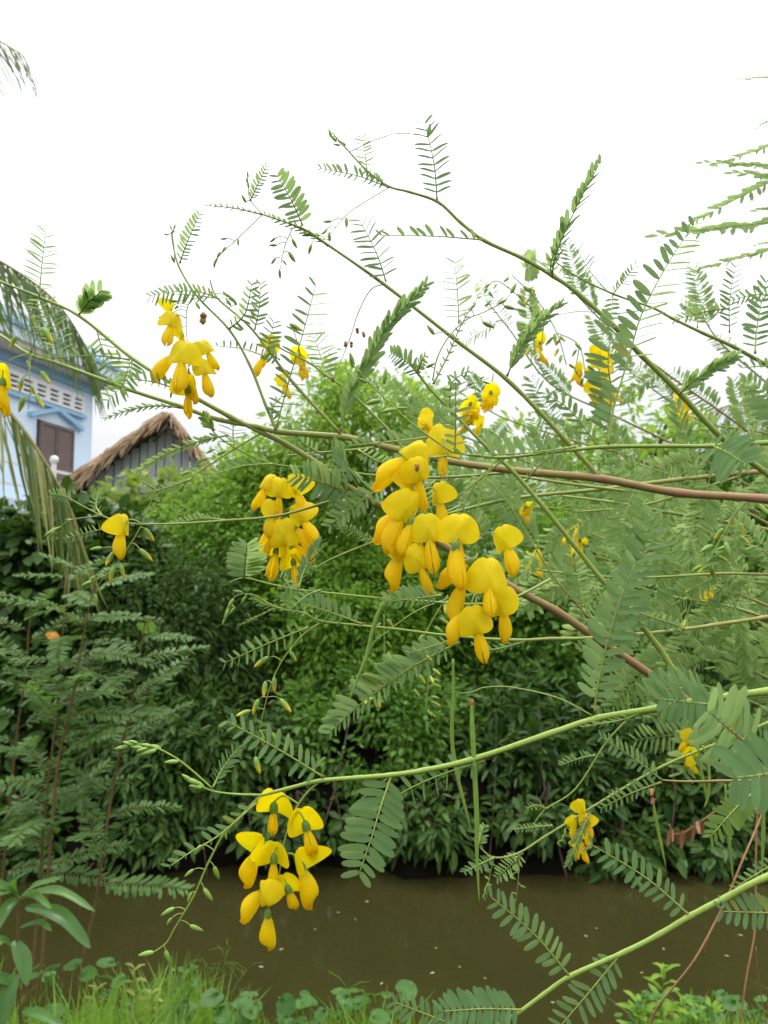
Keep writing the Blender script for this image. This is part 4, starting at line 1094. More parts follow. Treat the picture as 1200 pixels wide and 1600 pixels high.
bank('far_bank', [(6.2, -1.2), (6.5, -.85), (6.58, -.66), (6.68, -.5), (6.85, -.25), (7.2, 0), (8.4, .03)], -25, 25, 320, 2, SOIL, lambda x: .05 * math.sin(x * 2.1) + .04 * math.sin(x * 5.3) + .03 * math.sin(x * 11.7))
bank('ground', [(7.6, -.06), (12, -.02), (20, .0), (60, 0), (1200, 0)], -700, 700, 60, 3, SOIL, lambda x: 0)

# ------------------------------------------------------------------ leaf masses
def flat_leaf(w, fold, tipw=0.7):
    v = np.array([(0, 0, 0), (.3, w / 2, fold), (.68, w / 2 * tipw, fold * .6 - .05), (1, 0, -.12), (.68, -w / 2 * tipw, fold * .6 - .05), (.3, -w / 2, fold)], dtype=np.float64)
    return v, [(0, 3, 2, 1), (0, 5, 4, 3)]
SHAPE = {'small': flat_leaf(.5, .10, .8), 'broad': flat_leaf(.62, .07, .85), 'long': flat_leaf(.30, .08, .85), 'oval': flat_leaf(.45, .06, .8), 'round': flat_leaf(.9, .05, .9)}
SHAPE_ME = {}
def shape_me(shape, mat):
    k = (shape, mat.name)
    if k not in SHAPE_ME:
        v, f = SHAPE[shape]
        SHAPE_ME[k] = mesh('leaf', [tuple(q) for q in v], f, mat, False)
    return SHAPE_ME[k]

def instancer(name, X, Nn, pos, sc, shape, mat, parent, kind=None):
    """many leaves baked into one mesh"""
    tv, tf = SHAPE[shape]
    X = X / np.linalg.norm(X, axis=1, keepdims=True)
    Nn = Nn - (Nn * X).sum(1, keepdims=True) * X
    Nn = Nn / np.maximum(1e-6, np.linalg.norm(Nn, axis=1, keepdims=True))
    Y = np.cross(Nn, X)
    n, k = len(pos), len(tv)
    co = pos[:, None, :] + sc[:, None, None] * (tv[None, :, 0:1] * X[:, None, :] + tv[None, :, 1:2] * Y[:, None, :] + tv[None, :, 2:3] * Nn[:, None, :])
    me = bpy.data.meshes.new(name)
    me.vertices.add(n * k)
    me.vertices.foreach_set('co', co.reshape(-1).astype(np.float32))
    q = np.array(tf, dtype=np.int32)
    li = (q[None] + (np.arange(n) * k)[:, None, None]).reshape(-1)
    me.loops.add(len(li)); me.loops.foreach_set('vertex_index', li.astype(np.int32))
    me.polygons.add(n * len(tf)); me.polygons.foreach_set('loop_start', (np.arange(n * len(tf)) * 4).astype(np.int32))
    me.materials.append(mat)
    me.update(calc_edges=True)
    return obj(name, me, parent, kind=kind)

def scatter(centre, rad, clumps, per, rc, leaf, g, shell=0.55, front=0.35, droop=0.45, bottom=-0.9):
    """leaf positions, directions and normals of a crown made of clumps"""
    c = np.array(centre); rad = np.array(rad)
    d = g.normal(size=(clumps, 3)); d[:, 1] -= front * np.abs(g.normal(size=clumps)) * 2
    d /= np.linalg.norm(d, axis=1, keepdims=True)
    d[:, 2] = np.maximum(d[:, 2], bottom)
    rr = shell + (1 - shell) * g.random(clumps) ** .7
    cc = c + d * rad * rr[:, None]
    o = g.normal(size=(clumps, per, 3)); o /= np.linalg.norm(o, axis=2, keepdims=True)
    csz = rc * (0.55 + 1.0 * g.random(clumps))
    pos = cc[:, None, :] + o * csz[:, None, None] * (g.random((clumps, per, 1)) ** .5)
    out = d[:, None, :] * .5 + o
    X = out + g.normal(size=out.shape) * .45; X[..., 2] -= droop
    Nn = d[:, None, :] * .35 + o * .3 + g.normal(size=out.shape) * .4; Nn[..., 2] += .75; Nn[..., 1] -= .25
    sc = leaf * (0.6 + 0.7 * g.random((clumps, per)))
    return pos.reshape(-1, 3), X.reshape(-1, 3), Nn.reshape(-1, 3), sc.reshape(-1), cc

BARK = plain_mat('dark bark', (0.045, 0.032, 0.022), (0.10, 0.075, 0.05), scale=30, rough=.85)
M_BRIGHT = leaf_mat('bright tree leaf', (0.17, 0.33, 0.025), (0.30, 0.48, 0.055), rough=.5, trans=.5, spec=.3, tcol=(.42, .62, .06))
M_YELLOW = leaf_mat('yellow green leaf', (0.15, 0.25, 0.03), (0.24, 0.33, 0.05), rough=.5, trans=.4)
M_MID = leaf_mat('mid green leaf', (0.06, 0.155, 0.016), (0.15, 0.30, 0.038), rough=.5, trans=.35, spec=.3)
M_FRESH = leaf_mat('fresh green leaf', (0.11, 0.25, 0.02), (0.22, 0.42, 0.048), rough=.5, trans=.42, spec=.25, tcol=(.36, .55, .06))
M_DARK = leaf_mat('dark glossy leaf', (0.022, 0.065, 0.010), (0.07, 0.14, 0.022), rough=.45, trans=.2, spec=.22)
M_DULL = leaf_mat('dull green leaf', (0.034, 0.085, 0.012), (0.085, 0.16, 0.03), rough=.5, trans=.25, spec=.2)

def bush(name, label, cat, u, v, d, ru, rv, rd, clumps, per, rc, leaf, shape, mat, seed, ground=0.0, ntrunk=4, single=60, group=None, **kw):
    g = np.random.default_rng(seed); R = random.Random(seed)
    c = P(u, v, d)
    rad = (ru * d / FPX, rd, rv * d / FPX)
    base = Vector((c.x, c.y, ground))
    t = thing(name, base, label, cat, group)
    pos, X, Nn, sc, cc = scatter(c, rad, clumps, per, rc, leaf, g, **kw)
    keep = pos[:, 2] > max(WATER_Z + 0.02, -0.66)
    pos, X, Nn, sc = pos[keep], X[keep], Nn[keep], sc[keep]
    # the nearest leaves are parts of their own, the rest one mass
    dist = np.linalg.norm(pos - np.array(C0), axis=1)
    order = np.argsort(dist + g.random(len(dist)) * rd * .6)
    me = shape_me(shape, mat)
    for i in order[:single]:
        obj('leaf', me, t, frame(Vector(X[i]), Vector(Nn[i]), Vector(pos[i]), float(sc[i])))
    r = order[single:]
    instancer('foliage', X[r], Nn[r], pos[r], sc[r], shape, mat, t, 'stuff')
    mb = MB()
    for k in range(ntrunk):
        q = Vector(cc[R.randrange(len(cc))])
        a = base + Vector((R.uniform(-.25, .25) * rad[0], R.uniform(-.1, .2), -.1))
        mid = a.lerp(q, .5) + Vector((R.uniform(-.2, .2), 0, R.uniform(0, .3)))
        w = .012 * d / 8 * (1.6 if k == 0 else 1) * (2 if cat == 'tree' else 1)
        tube(mb, [(x[0], w * (1.8 - 1.4 * i / 8), 0) for i, x in enumerate(catmull([(a,), (mid,), (q,)], 4))], 6)
        for s in range(3):
            e = Vector(cc[R.randrange(len(cc))]); s0 = a.lerp(q, R.uniform(.4, .9))
            e = s0 + (e - s0) * .6
            tube(mb, [(x[0], w * (.7 - .5 * i / 4), 0) for i, x in enumerate(catmull([(s0,), (s0.lerp(e, .5) + Vector((0, 0, .1)),), (e,)], 2))], 5)
    mb.build('trunk' if cat == 'tree' else 'branches', BARK, t)
    return t

FB = 'shrubs and trees along the far bank'
# centre and right, from back to front
bush('tree', 'bright light green leafy tree rising behind the main branch at centre', 'tree', 575, 735, 9.6, 158, 162, 1.3, 260, 60, .22, .085, 'oval', M_BRIGHT, 21, 0, 5, 120, FB, shell=.6)
bush('tree', 'sparse light green tree with sky gaps behind the yellow clusters at right', 'tree', 940, 750, 10.5, 210, 140, 1.5, 85, 46, .24, .13, 'oval', M_BRIGHT, 22, 0, 6, 80, FB, shell=.3)
bush('tree', 'green tree below the distant palm frond at the right edge', 'tree', 1170, 812, 10, 120, 150, 1.4, 150, 46, .25, .12, 'oval', M_MID, 23, 0, 5, 60, FB)
bush('shrub', 'mid green shrub directly behind the central flowers', 'shrub', 740, 890, 9.3, 190, 140, 1.2, 230, 50, .22, .085, 'oval', M_FRESH, 24, 0, 5, 60, FB)
bush('shrub', 'fresh green shrub in the middle of the far bank below the drooping pod', 'shrub', 560, 985, 8.6, 175, 150, 1.0, 200, 80, .22, .075, 'oval', M_FRESH, 25, 0, 5, 120, FB)
bush('shrub', 'small leaved rounded shrub in front of the shed wall', 'shrub', 375, 860, 9.2, 150, 120, 1.0, 230, 70, .18, .06, 'small', M_FRESH, 26, 0, 5, 120, FB, shell=.65)
bush('shrub', 'yellowish green leafy bush growing against the thatched shed', 'shrub', 265, 808, 10.4, 160, 62, .7, 90, 40, .22, .12, 'broad', M_YELLOW, 27, 0, 4, 80, FB, shell=.4)
bush('shrub', 'bright bush hiding the right end of the thatched roof', 'shrub', 405, 765, 9.4, 85, 75, .7, 110, 56, .18, .075, 'oval', M_BRIGHT, 38, 0, 4, 60, FB)
bush('shrub', 'green shrub right of centre above the dark bank, with pale sprigs', 'shrub', 870, 1040, 8.8, 190, 160, 1.0, 210, 46, .22, .11, 'oval', M_MID, 28, 0, 5, 80, FB)
bush('shrub', 'shaded green shrub behind the front leaves at the right edge', 'shrub', 1130, 1000, 8.8, 190, 200, 1.0, 230, 46, .22, .11, 'oval', M_MID, 29, 0, 5, 60, FB)
bush('shrub', 'dense green shrub below centre overhanging the water', 'shrub', 600, 1180, 7.5, 185, 145, .8, 170, 80, .18, .075, 'oval', M_MID, 30, -.2, 5, 200, FB)
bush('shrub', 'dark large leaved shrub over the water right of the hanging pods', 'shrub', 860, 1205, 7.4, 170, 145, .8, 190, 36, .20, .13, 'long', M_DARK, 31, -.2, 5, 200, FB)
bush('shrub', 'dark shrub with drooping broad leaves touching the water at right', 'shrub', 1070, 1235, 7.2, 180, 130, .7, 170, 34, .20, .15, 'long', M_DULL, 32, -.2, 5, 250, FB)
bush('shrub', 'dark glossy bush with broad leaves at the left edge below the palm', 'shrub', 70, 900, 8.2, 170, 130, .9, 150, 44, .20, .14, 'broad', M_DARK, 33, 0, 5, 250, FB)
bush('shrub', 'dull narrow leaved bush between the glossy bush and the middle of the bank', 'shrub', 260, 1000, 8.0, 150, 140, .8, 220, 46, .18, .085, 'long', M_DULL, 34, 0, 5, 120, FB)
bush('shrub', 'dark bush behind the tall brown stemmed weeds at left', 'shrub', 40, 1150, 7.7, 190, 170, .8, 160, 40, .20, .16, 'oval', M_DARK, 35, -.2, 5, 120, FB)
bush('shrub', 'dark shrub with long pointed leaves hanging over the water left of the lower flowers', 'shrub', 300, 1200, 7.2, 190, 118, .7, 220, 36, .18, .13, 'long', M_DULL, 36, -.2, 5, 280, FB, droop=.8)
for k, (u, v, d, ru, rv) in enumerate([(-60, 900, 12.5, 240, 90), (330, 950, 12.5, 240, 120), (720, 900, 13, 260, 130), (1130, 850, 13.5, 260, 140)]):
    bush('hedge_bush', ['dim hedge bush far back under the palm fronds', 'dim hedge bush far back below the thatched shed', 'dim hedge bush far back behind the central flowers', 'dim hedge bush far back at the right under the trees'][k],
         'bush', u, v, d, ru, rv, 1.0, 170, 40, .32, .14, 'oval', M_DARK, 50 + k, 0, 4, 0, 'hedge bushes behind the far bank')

SK = 'leafy sprays drooping over the far water line'
for k, (u, v, ru, rv, n, lab) in enumerate([(30, 1300, 100, 40, 50, 'dark spray of leaves drooping to the water at the left edge'), (235, 1292, 70, 38, 26, 'dark spray of pointed leaves drooping to the water beside the slanting brown weed stem'),
                              (460, 1278, 90, 26, 22, 'short dark spray above the water behind the lower flower cluster'), (660, 1275, 90, 42, 44, 'dark spray drooping above the water behind the long hanging pods'),
                              (830, 1268, 60, 30, 20, 'small dark spray above the water behind the slender flowering twig'), (960, 1320, 60, 46, 34, 'dark spray of broad leaves touching the water behind the lower feathery leaf'), (1120, 1310, 110, 42, 50, 'dark spray of leaves at the water line at the right edge')]):
    bush('overhanging_plant', lab, 'plant', u, v + 4, 6.55, ru * 1.15, rv, .4, n, 28, .13, .12 if k != 5 else .15, 'long' if k % 2 else 'oval', (M_DARK, M_DULL)[k % 2], 70 + k, -.3, 5, 40, SK, droop=.9, shell=.2, bottom=-1)

# bare stems and roots in the shade under the bushes
Rr = random.Random(77)
for k in range(14):
    x = -2.6 + 5.4 * (k + Rr.random()) / 14
    y = 6.62 + Rr.uniform(0, .06)
    mb = MB()
    a = Vector((x, y - .18, -.78)); c = Vector((x + Rr.uniform(-.35, .35), y + .45, Rr.uniform(.1, .5)))
    m = a.lerp(c, .5) + Vector((Rr.uniform(-.12, .12), -.12, .05))
    w = Rr.uniform(.004, .010)
    tube(mb, [(q[0], w * (1 - .4 * i_ / 8), 0) for i_, q in enumerate(catmull([(a,), (m,), (c,)], 4))], 6)
    mb.build('bare_stem', BARK, None, label='bare dark stem rising from the water under the bank shrubs', cat='stem', group='bare stems in the shade of the far bank')

# ------------------------------------------------------------------ the blue house
WALL_BLUE = plain_mat('pale blue render', (0.58, 0.71, 0.82), (0.64, 0.76, 0.86), scale=1.5, rough=.8, bump=.05)
TRIM_BLUE = plain_mat('blue trim', (0.28, 0.47, 0.64), (0.33, 0.52, 0.68), scale=2, rough=.7, bump=.05)
SOFFIT = plain_mat('beige soffit', (0.52, 0.45, 0.40), (0.58, 0.50, 0.45), scale=2, rough=.85, bump=.05)
WHITE = plain_mat('white paint', (0.72, 0.72, 0.70), (0.80, 0.80, 0.78), scale=3, rough=.6, bump=.03)
BROWN = plain_mat('brown shutter paint', (0.13, 0.095, 0.085), (0.165, 0.12, 0.105), scale=3, rough=.55, bump=.05)
HOLE = plain_mat('dark opening', (0.03, 0.03, 0.03), (0.05, 0.05, 0.05), rough=.9)
D = 18.7
K0 = P(143, 700, D); K0 = Vector((K0.x, K0.y, 0))
fdir = Vector((.233, .972, 0)).normalized(); A = -fdir                    # along the wall towards us
Nn = Vector((.972, -.233, 0)).normalized()                              # out of the facade
Z = Vector((0, 0, 1))
house = thing('house', K0, 'pale blue two storey house with brown shutters behind the palm at left', 'house')
def hbox(name, mat, s0, s1, z0, z1, n0, n1, parent=house, **k):
    mb = MB()
    c = K0 + A * (s0 + s1) / 2 + Z * (z0 + z1) / 2 + Nn * (n0 + n1) / 2
    mb.box(c, A * (s1 - s0) / 2, Nn * (n1 - n0) / 2, Z * (z1 - z0) / 2)
    return mb.build(name, mat, parent, False, **k)
hbox('wall', WALL_BLUE, 0, 9, 0, 6.2, -7, 0)
hbox('cornice', TRIM_BLUE, -.12, 9.1, 6.0, 6.2, -7.1, .06)
sl = hbox('roof', SOFFIT, -.4, 9.8, 6.2, 6.32, -7.6, .5)
hbox('fascia', WALL_BLUE, -.45, 9.85, 6.323, 6.55, -7.65, .55)
hbox('fascia_band', TRIM_BLUE, -.5, 9.9, 6.553, 6.63, -7.7, .6)
hbox('parapet', WALL_BLUE, -.2, 9.4, 6.633, 7.0, -7.2, .25)
vp = hbox('vent_backing', HOLE, .42, 3.9, 5.42, 5.86, .004, .02)
for k in range(8):
    s0 = .46 + k * .43
    fr = MB()
    def vb(a0, a1, z0, z1):
        fr.box(K0 + A * (s0 + (a0 + a1) / 2) + Z * (z0 + z1) / 2 + Nn * .055, A * (a1 - a0) / 2, Nn * .033, Z * (z1 - z0) / 2)
    vb(0, .075, 5.44, 5.84); vb(.355, .43, 5.44, 5.84)
    for z0, z1 in ((5.44, 5.50), (5.555, 5.60), (5.655, 5.70), (5.755, 5.84)): vb(.0752, .3548, z0, z1)
    fr.build('vent_block', WHITE, house, False)
hbox('vent_ledge', TRIM_BLUE, .35, 4.0, 5.34, 5.415, .004, .10)
def window(s0, s1, z0, z1):
    w = hbox('window', HOLE, s0, s1, z0, z1, .004, .03)
    m = (s0 + s1) / 2
    for a, c in ((s0 + .02, m - .012), (m + .012, s1 - .02)):
        p = hbox('shutter', BROWN, a, c, z0 + .02, z1 - .02, .032, .07, w)
        q = MB()
        for (aa, cc, y0, y1) in ((a, a + .05, z0 + .02, z1 - .02), (c - .05, c, z0 + .02, z1 - .02), (a + .051, c - .051, z1 - .09, z1 - .02), (a + .051, c - .051, (z0 + z1) / 2 - .04, (z0 + z1) / 2 + .04), (a + .051, c - .051, z0 + .02, z0 + .1)):
            q.box(K0 + A * (aa + cc) / 2 + Z * (y0 + y1) / 2 + Nn * .082, A * (cc - aa) / 2, Nn * .0115, Z * (y1 - y0) / 2)
        q.build('shutter_frame', BROWN, w, False)
    # pediment moulding: two sloping bars over the opening
    q = MB()
    for sA, sB in ((s0 - .3, m), (s1 + .3, m)):
        a = K0 + A * sA + Z * (z1 + .05) + Nn * .06; c = K0 + A * sB + Z * (z1 + .34) + Nn * .06
        dr = (c - a)
        nz = dr.normalized().cross(Nn)
        q.box((a + c) / 2, dr / 2, Nn * .055, nz * .045)
    q.build('pediment', TRIM_BLUE, house, False)
window(.77, 1.97, 3.1, 5.02)
window(4.6, 5.8, 3.1, 5.02)
rail = MB()
for s in (-.4, 1.4, 3.2, 5.0):
    q = K0 + A * s + Nn * 1.35
    rail.box(q + Z * 3.45, A * .035, Nn * .035, Z * .4)
hbox('balcony', WALL_BLUE, -.5, 7, 2.85, 3.05, .003, 1.45)
rail.build('railing_post', WHITE, house, False)
for s in (-.4, 1.4, 3.2, 5.0):
    q = K0 + A * s + Nn * 1.35 + Z * 3.92
    mb = MB(); tube(mb, [(q + Z * (.085 * -math.cos(a)), max(.004, .085 * math.sin(a)), 0) for a in [math.pi * i / 8 for i in range(9)]], 12)
    mb.build('post_ball', WHITE, house)
hbox('handrail', WHITE, -.4, 7, 3.68, 3.73, 1.32, 1.38)
hbox('handrail', WHITE, -.4, 7, 3.3, 3.34, 1.32, 1.38)

# ------------------------------------------------------------------ thatched shed
THATCH = plain_mat('dry thatch', (0.28, 0.18, 0.10), (0.52, 0.38, 0.25), scale=6, rough=.9)
THATCH_DARK = plain_mat('weathered thatch', (0.09, 0.06, 0.04), (0.18, 0.12, 0.075), scale=5, rough=.95)
PLANK = plain_mat('grey weathered plank', (0.32, 0.33, 0.35), (0.44, 0.45, 0.46), scale=8, rough=.85, stretch=(4, 4, .4))
D = 12.0
pk = P(268, 648, D); lf = P(95, 765, D); rt = P(375, 790, D)
shed = thing('shed', Vector((pk.x, pk.y, 0)), 'small grey plank shed with a ragged brown palm thatched roof', 'shed')
back = Vector((-.55, 3.6, 0))
Rs = random.Random(8)
xs = lf.x + .35
w0 = lf.x + .42; w1 = rt.x - .12
n = 17
for k in range(n):
    a = w0 + (w1 - w0) * k / n; c = w0 + (w1 - w0) * (k + 1) / n
    m = (a + c) / 2
    top = pk.z - .13 - (abs(m - pk.x) / (pk.x - lf.x) * (pk.z - lf.z) if m < pk.x else (m - pk.x) / (rt.x - pk.x) * (pk.z - rt.z))
    mb = MB()
    yo = Rs.uniform(0, .02)
    mb.box(Vector((m, pk.y + .06 + yo, (top - .05) / 2)), Vector(((c - a) / 2 - .008, 0, 0)), Vector((0, .012, 0)), Vector((0, 0, (top + .05) / 2)))
    mb.build('plank', PLANK, shed, False)
mb = MB(); mb.box(Vector(((w0 + w1) / 2, pk.y + .11, lf.z - .1)), Vector(((w1 - w0) / 2, 0, 0)), Vector((0, .02, 0)), Vector((0, 0, .05))); mb.build('batten', PLANK, shed, False)
mb = MB()
for sx in (w0 + .05, w1 - .05):
    mb.box(Vector((sx, pk.y + .48, 1.3)), Vector((.05, 0, 0)), Vector((0, .05, 0)), Vector((0, 0, 1.35)))
mb.build('corner_post', BARK, shed, False)
# side wall towards the left
mb = MB()
# roof slabs (thickness .12) and the ragged strands over them
for name, e in (('thatch_slab', lf), ('thatch_slab', rt)):
    up = Vector((0, 0, 1))
    s = MB()
    f0 = Vector((0, -.12, 0))
    vs_ = [pk + f0, e + f0, e + back, pk + back]
    th = Vector((0, 0, -.14))
    vv = vs_ + [q + th for q in vs_]
    s.add(vv, [(0, 1, 2, 3), (7, 6, 5, 4), (0, 4, 5, 1), (1, 5, 6, 2), (2, 6, 7, 3), (3, 7, 4, 0)])
    s.build(name, THATCH_DARK, shed, False)
def strand(mb, a, c, w, sag, nrm):
    side = (c - a).cross(nrm).normalized() * w / 2
    m = a.lerp(c, .55) + nrm * sag
    pts = [(a, .5), (a.lerp(m, .5) + nrm * sag * .3, 1), (m, 1), (m.lerp(c, .6), .8), (c, .15)]
    v = []
    for q, k in pts: v += [q - side * k, q + side * k + nrm * w * .25]
    mb.add(v, [(2 * i, 2 * i + 1, 2 * i + 3, 2 * i + 2) for i in range(4)])
mb = MB()
for side, e, cnt in ((-1, lf, 1000), (1, rt, 600)):
    dn = (e - pk); sl = dn.normalized()
    nrm = Vector((-sl.z, 0, sl.x)); nrm = nrm if nrm.z > 0 else -nrm
    for k in range(cnt):
        t_ = Rs.uniform(-.02, .95); dep = Rs.random() ** 1.6
        a = pk + dn * t_ + back * dep + nrm * Rs.uniform(-.03, .02) + Vector((0, -.15 * (dep < .1), 0))
        L = Rs.uniform(.3, .75)
        fr = 1 if dep < .12 else 0
        c = a + sl * L * (.75 if fr else 1) + Vector((Rs.uniform(-.05, .05), -fr * Rs.uniform(.05, .2), -fr * Rs.uniform(.0, .12) - Rs.uniform(0, .06)))
        strand(mb, a, c, Rs.uniform(.012, .045), Rs.uniform(.0, .025), (nrm + Vector((0, -.6 * fr, 0))).normalized())
    # broken strands at the verge, front edge
    for k in range(150 if side < 0 else 100):
        t_ = Rs.uniform(.0, 1.0)
        a = pk + dn * t_ + Vector((0, -.16, Rs.uniform(-.04, .08)))
        c = a + sl * Rs.uniform(.1, .35) + Vector((Rs.uniform(-.08, .08), Rs.uniform(-.2, 0), -Rs.uniform(.05, .2) - (.32 * t_ * Rs.random() if side < 0 else 0)))
        strand(mb, a, c, Rs.uniform(.01, .04), .02, Vector((0, -1, .3)))
mb.build('thatch', THATCH, shed, False, kind='stuff')
for a, c in (((255, 668), (285, 690)), ((250, 672), (270, 668)), ((262, 655), (300, 688)), ((240, 690), (262, 664))):
    s = MB(); tube(s, [(P(a[0], a[1], D - .2), .02, 0), (P(c[0], c[1], D - .25), .016, 0)], 6); s.build('rafter', BARK, shed)

# ------------------------------------------------------------------ coconut palm fronds at left, near bank
PALM = leaf_mat('palm leaflet', (0.075, 0.14, 0.03), (0.14, 0.21, 0.05), rough=.45, trans=.35, scale=8)
PALM_PALE = leaf_mat('yellowing palm leaflet', (0.24, 0.28, 0.08), (0.36, 0.36, 0.13), rough=.45, trans=.25, scale=8)
PALM_RIB = plain_mat('palm rib', (0.22, 0.22, 0.07), (0.30, 0.27, 0.10), scale=20, rough=.5)
def palm_leaflet_geo():
    st = [(0, .5), (.12, 1), (.5, .8), (.85, .4), (1, .04)]
    v = []; f = []
    for x, w in st: v += [(x, -.015 * w, .008 * w - .16 * x * x), (x, 0, -.16 * x * x), (x, .015 * w, .008 * w - .16 * x * x)]
    for i in range(4):
        a = 3 * i; f += [(a, a + 3, a + 4, a + 1), (a + 1, a + 4, a + 5, a + 2)]
    return v, f
PL_ME = mesh('leaflet', *palm_leaflet_geo(), PALM); PLP_ME = mesh('leaflet', *palm_leaflet_geo(), PALM_PALE)
def frond(parent, seq, r, n, Lpx, seed, pale=.0, gravity=.5, start=.08, spread=.9, sides=(1, -1)):
    R = random.Random(seed)
    path = [q[0] for q in catmull([(P(*p),) for p in seq], 6)]
    m = len(path); d = seq[-1][2]
    mb = MB(); tube(mb, [(q, r * d / FPX * (1 - .8 * i / (m - 1)), 0) for i, q in enumerate(path)], 6)
    fr = mb.build('frond', PALM_RIB, parent)
    for k in range(n):
        t_ = start + (1 - start) * k / (n - 1)
        i = min(m - 2, int(t_ * (m - 1)))
        p = path[i].lerp(path[i + 1], t_ * (m - 1) - i)
        tg = (path[i + 1] - path[i]).normalized()
        sd = tg.cross(Z).normalized()
        for s in sides:
            dr = tg * R.uniform(.45, .7) + sd * s * spread * R.uniform(.6, 1) - Z * gravity * R.uniform(.6, 1.3) + Vector((R.uniform(-.1, .1), R.uniform(-.1, .1), 0))
            L = Lpx * d / FPX * (.55 + .6 * math.sin(math.pi * min(1, .2 + t_ * .75))) * R.uniform(.85, 1.1)
            obj('leaflet', PLP_ME if R.random() < pale else PL_ME, fr, frame(dr, Z + Vector((R.uniform(-.5, .5), R.uniform(-.9, 0), 0)), p, L))
    return fr
palm_base = P(-420, 909, 4.6); palm_base = Vector((palm_base.x, palm_base.y - 1.2, 0))
palm = thing('coconut_palm', palm_base, 'coconut palm fronds reaching in from the left edge in front of the blue house', 'palm')
crown = P(-420, 250, 4.6); crown = Vector((palm_base.x, palm_base.y, crown.z + .2))
mb = MB(); tube(mb, [(palm_base.lerp(crown, i / 10) + Vector((.15 * math.sin(i / 3), 0, 0)), .15 - .04 * i / 10, 0) for i in range(11)], 10); mb.build('trunk', BARK, palm)
cp = lambda: (-420 + 0, 260, 4.5)
frond(palm, [(-420, 300, 4.4), (-220, 330, 4.4), (-80, 372, 4.4), (20, 420, 4.4), (95, 480, 4.4), (150, 570, 4.45)], 4, 44, 150, 1, .15, .9, .3, .6)
frond(palm, [(-420, 320, 4.2), (-230, 400, 4.0), (-80, 545, 3.9), (20, 650, 3.85), (75, 730, 3.85), (112, 800, 3.9), (128, 850, 3.95)], 5, 32, 165, 2, .4, 1.2, .35, .45)
frond(palm, [(-420, 230, 4.5), (-260, 60, 4.5), (-120, 20, 4.4), (-20, 55, 4.4), (35, 85, 4.4)], 4, 34, 130, 3, .1, .6, .2, .6)
frond(palm, [(-420, 260, 4.5), (-280, 300, 4.9), (-140, 350, 5.3), (-40, 400, 5.6), (40, 440, 5.8)], 4, 30, 150, 4, .0, .7, .2, .8)
# palm frond far away on the right
palm2 = thing('palm_tree', Vector((P(1330, 900, 22).x, P(1330, 900, 22).y, 0)), 'far palm whose drooping frond shows above the trees at the right edge', 'palm')
b2_ = Vector((palm2.location.x, palm2.location.y, 0)); c2_ = P(1330, 640, 22); c2_ = Vector((b2_.x, b2_.y, c2_.z))
mb = MB(); tube(mb, [(b2_.lerp(c2_, i / 6), .2, 0) for i in range(7)], 8); mb.build('trunk', BARK, palm2)
PALM_FAR = 60
frond(palm2, [(1330, 640, 22), (1270, 622, 21.5), (1190, 628, 21), (1130, 636, 21), (1095, 655, 21)], 2.5, 40, 70, 9, .1, .7, .15, .7)
frond(palm2, [(1330, 640, 22), (1290, 590, 22), (1220, 600, 22), (1180, 650, 22)], 2.5, 36, 70, 10, .1, .7, .15, .7)

# ------------------------------------------------------------------ near bank plants
def blade_leaf(name, pts, width, mat, parent, fold=.18, ns=10, nrm=None):
    """a big leaf along pts (Vectors), pointed at both ends"""
    path = [q[0] for q in catmull([(p,) for p in pts], 5)]
    n = len(path); v = []; f = []
    nr = nrm or ((C0 - path[0]).normalized() + Vector((0, 0, .9))).normalized()
    for i, p in enumerate(path):
        t_ = i / (n - 1)
        tg = (path[min(i + 1, n - 1)] - path[max(i - 1, 0)]).normalized()
        sd = tg.cross(nr).normalized(); up = sd.cross(tg)
        w = width / 2 * (math.sin(math.pi * min(1, t_ * .94 + .03)) ** .8) * (1.12 - .25 * t_)
        wav = .06 * width * math.sin(t_ * 17)
        v += [p - sd * w + up * (w * fold * 2 + wav), p - sd * w * .5 + up * w * fold, p, p + sd * w * .5 + up * w * fold, p + sd * w + up * (w * fold * 2 - wav)]
    for i in range(n - 1):
        for j in range(4):
            a = i * 5 + j; f.append((a, a + 1, a + 6, a + 5))
    return obj(name, mesh(name, v, f, mat), parent)
WSTEM = plain_mat('reddish weed stem', (0.10, 0.085, 0.03), (0.20, 0.115, 0.05), scale=40, rough=.6)
M_MANGO = leaf_mat('glossy sapling leaf', (0.06, 0.16, 0.025), (0.12, 0.25, 0.045), rough=.4, trans=.35, spec=.4, scale=12)
d = 2.3
mango = thing('sapling', P(30, 1700, 2.35), 'young sapling with long glossy leaves in the lower left corner', 'sapling')
mb = MB(); tube(mb, [(q[0], .0045, 0) for q in catmull([(P(36, 1760, d),), (P(33, 1600, d),), (P(27, 1500, d),), (P(30, 1402, d),)], 5)], 7); mb.build('stem', WSTEM, mango)
for a, m, c, w in [((31, 1404), (55, 1385), (96, 1372), 22), ((33, 1406), (55, 1400), (80, 1420), 20), ((34, 1400), (90, 1392), (148, 1424), 22), ((40, 1418), (95, 1432), (141, 1482), 36),
                   ((29, 1404), (10, 1420), (-6, 1456), 26), ((28, 1402), (5, 1385), (-40, 1372), 24), ((30, 1400), (12, 1392), (-10, 1402), 24), ((30, 1402), (20, 1380), (40, 1365), 16),
                   ((22, 1470), (36, 1500), (42, 1540), 36), ((20, 1478), (0, 1470), (-18, 1490), 26), ((26, 1520), (12, 1555), (2, 1612), 36), ((34, 1580), (60, 1585), (105, 1608), 26),
                   ((30, 1450), (62, 1442), (80, 1455), 18), ((30, 1540), (-10, 1530), (-60, 1560), 30)]:
    blade_leaf('leaf', [P(*a, d), P(*m, d - .05), P(*c, d - .10)], .68 * w * d / FPX, M_MANGO, mango)

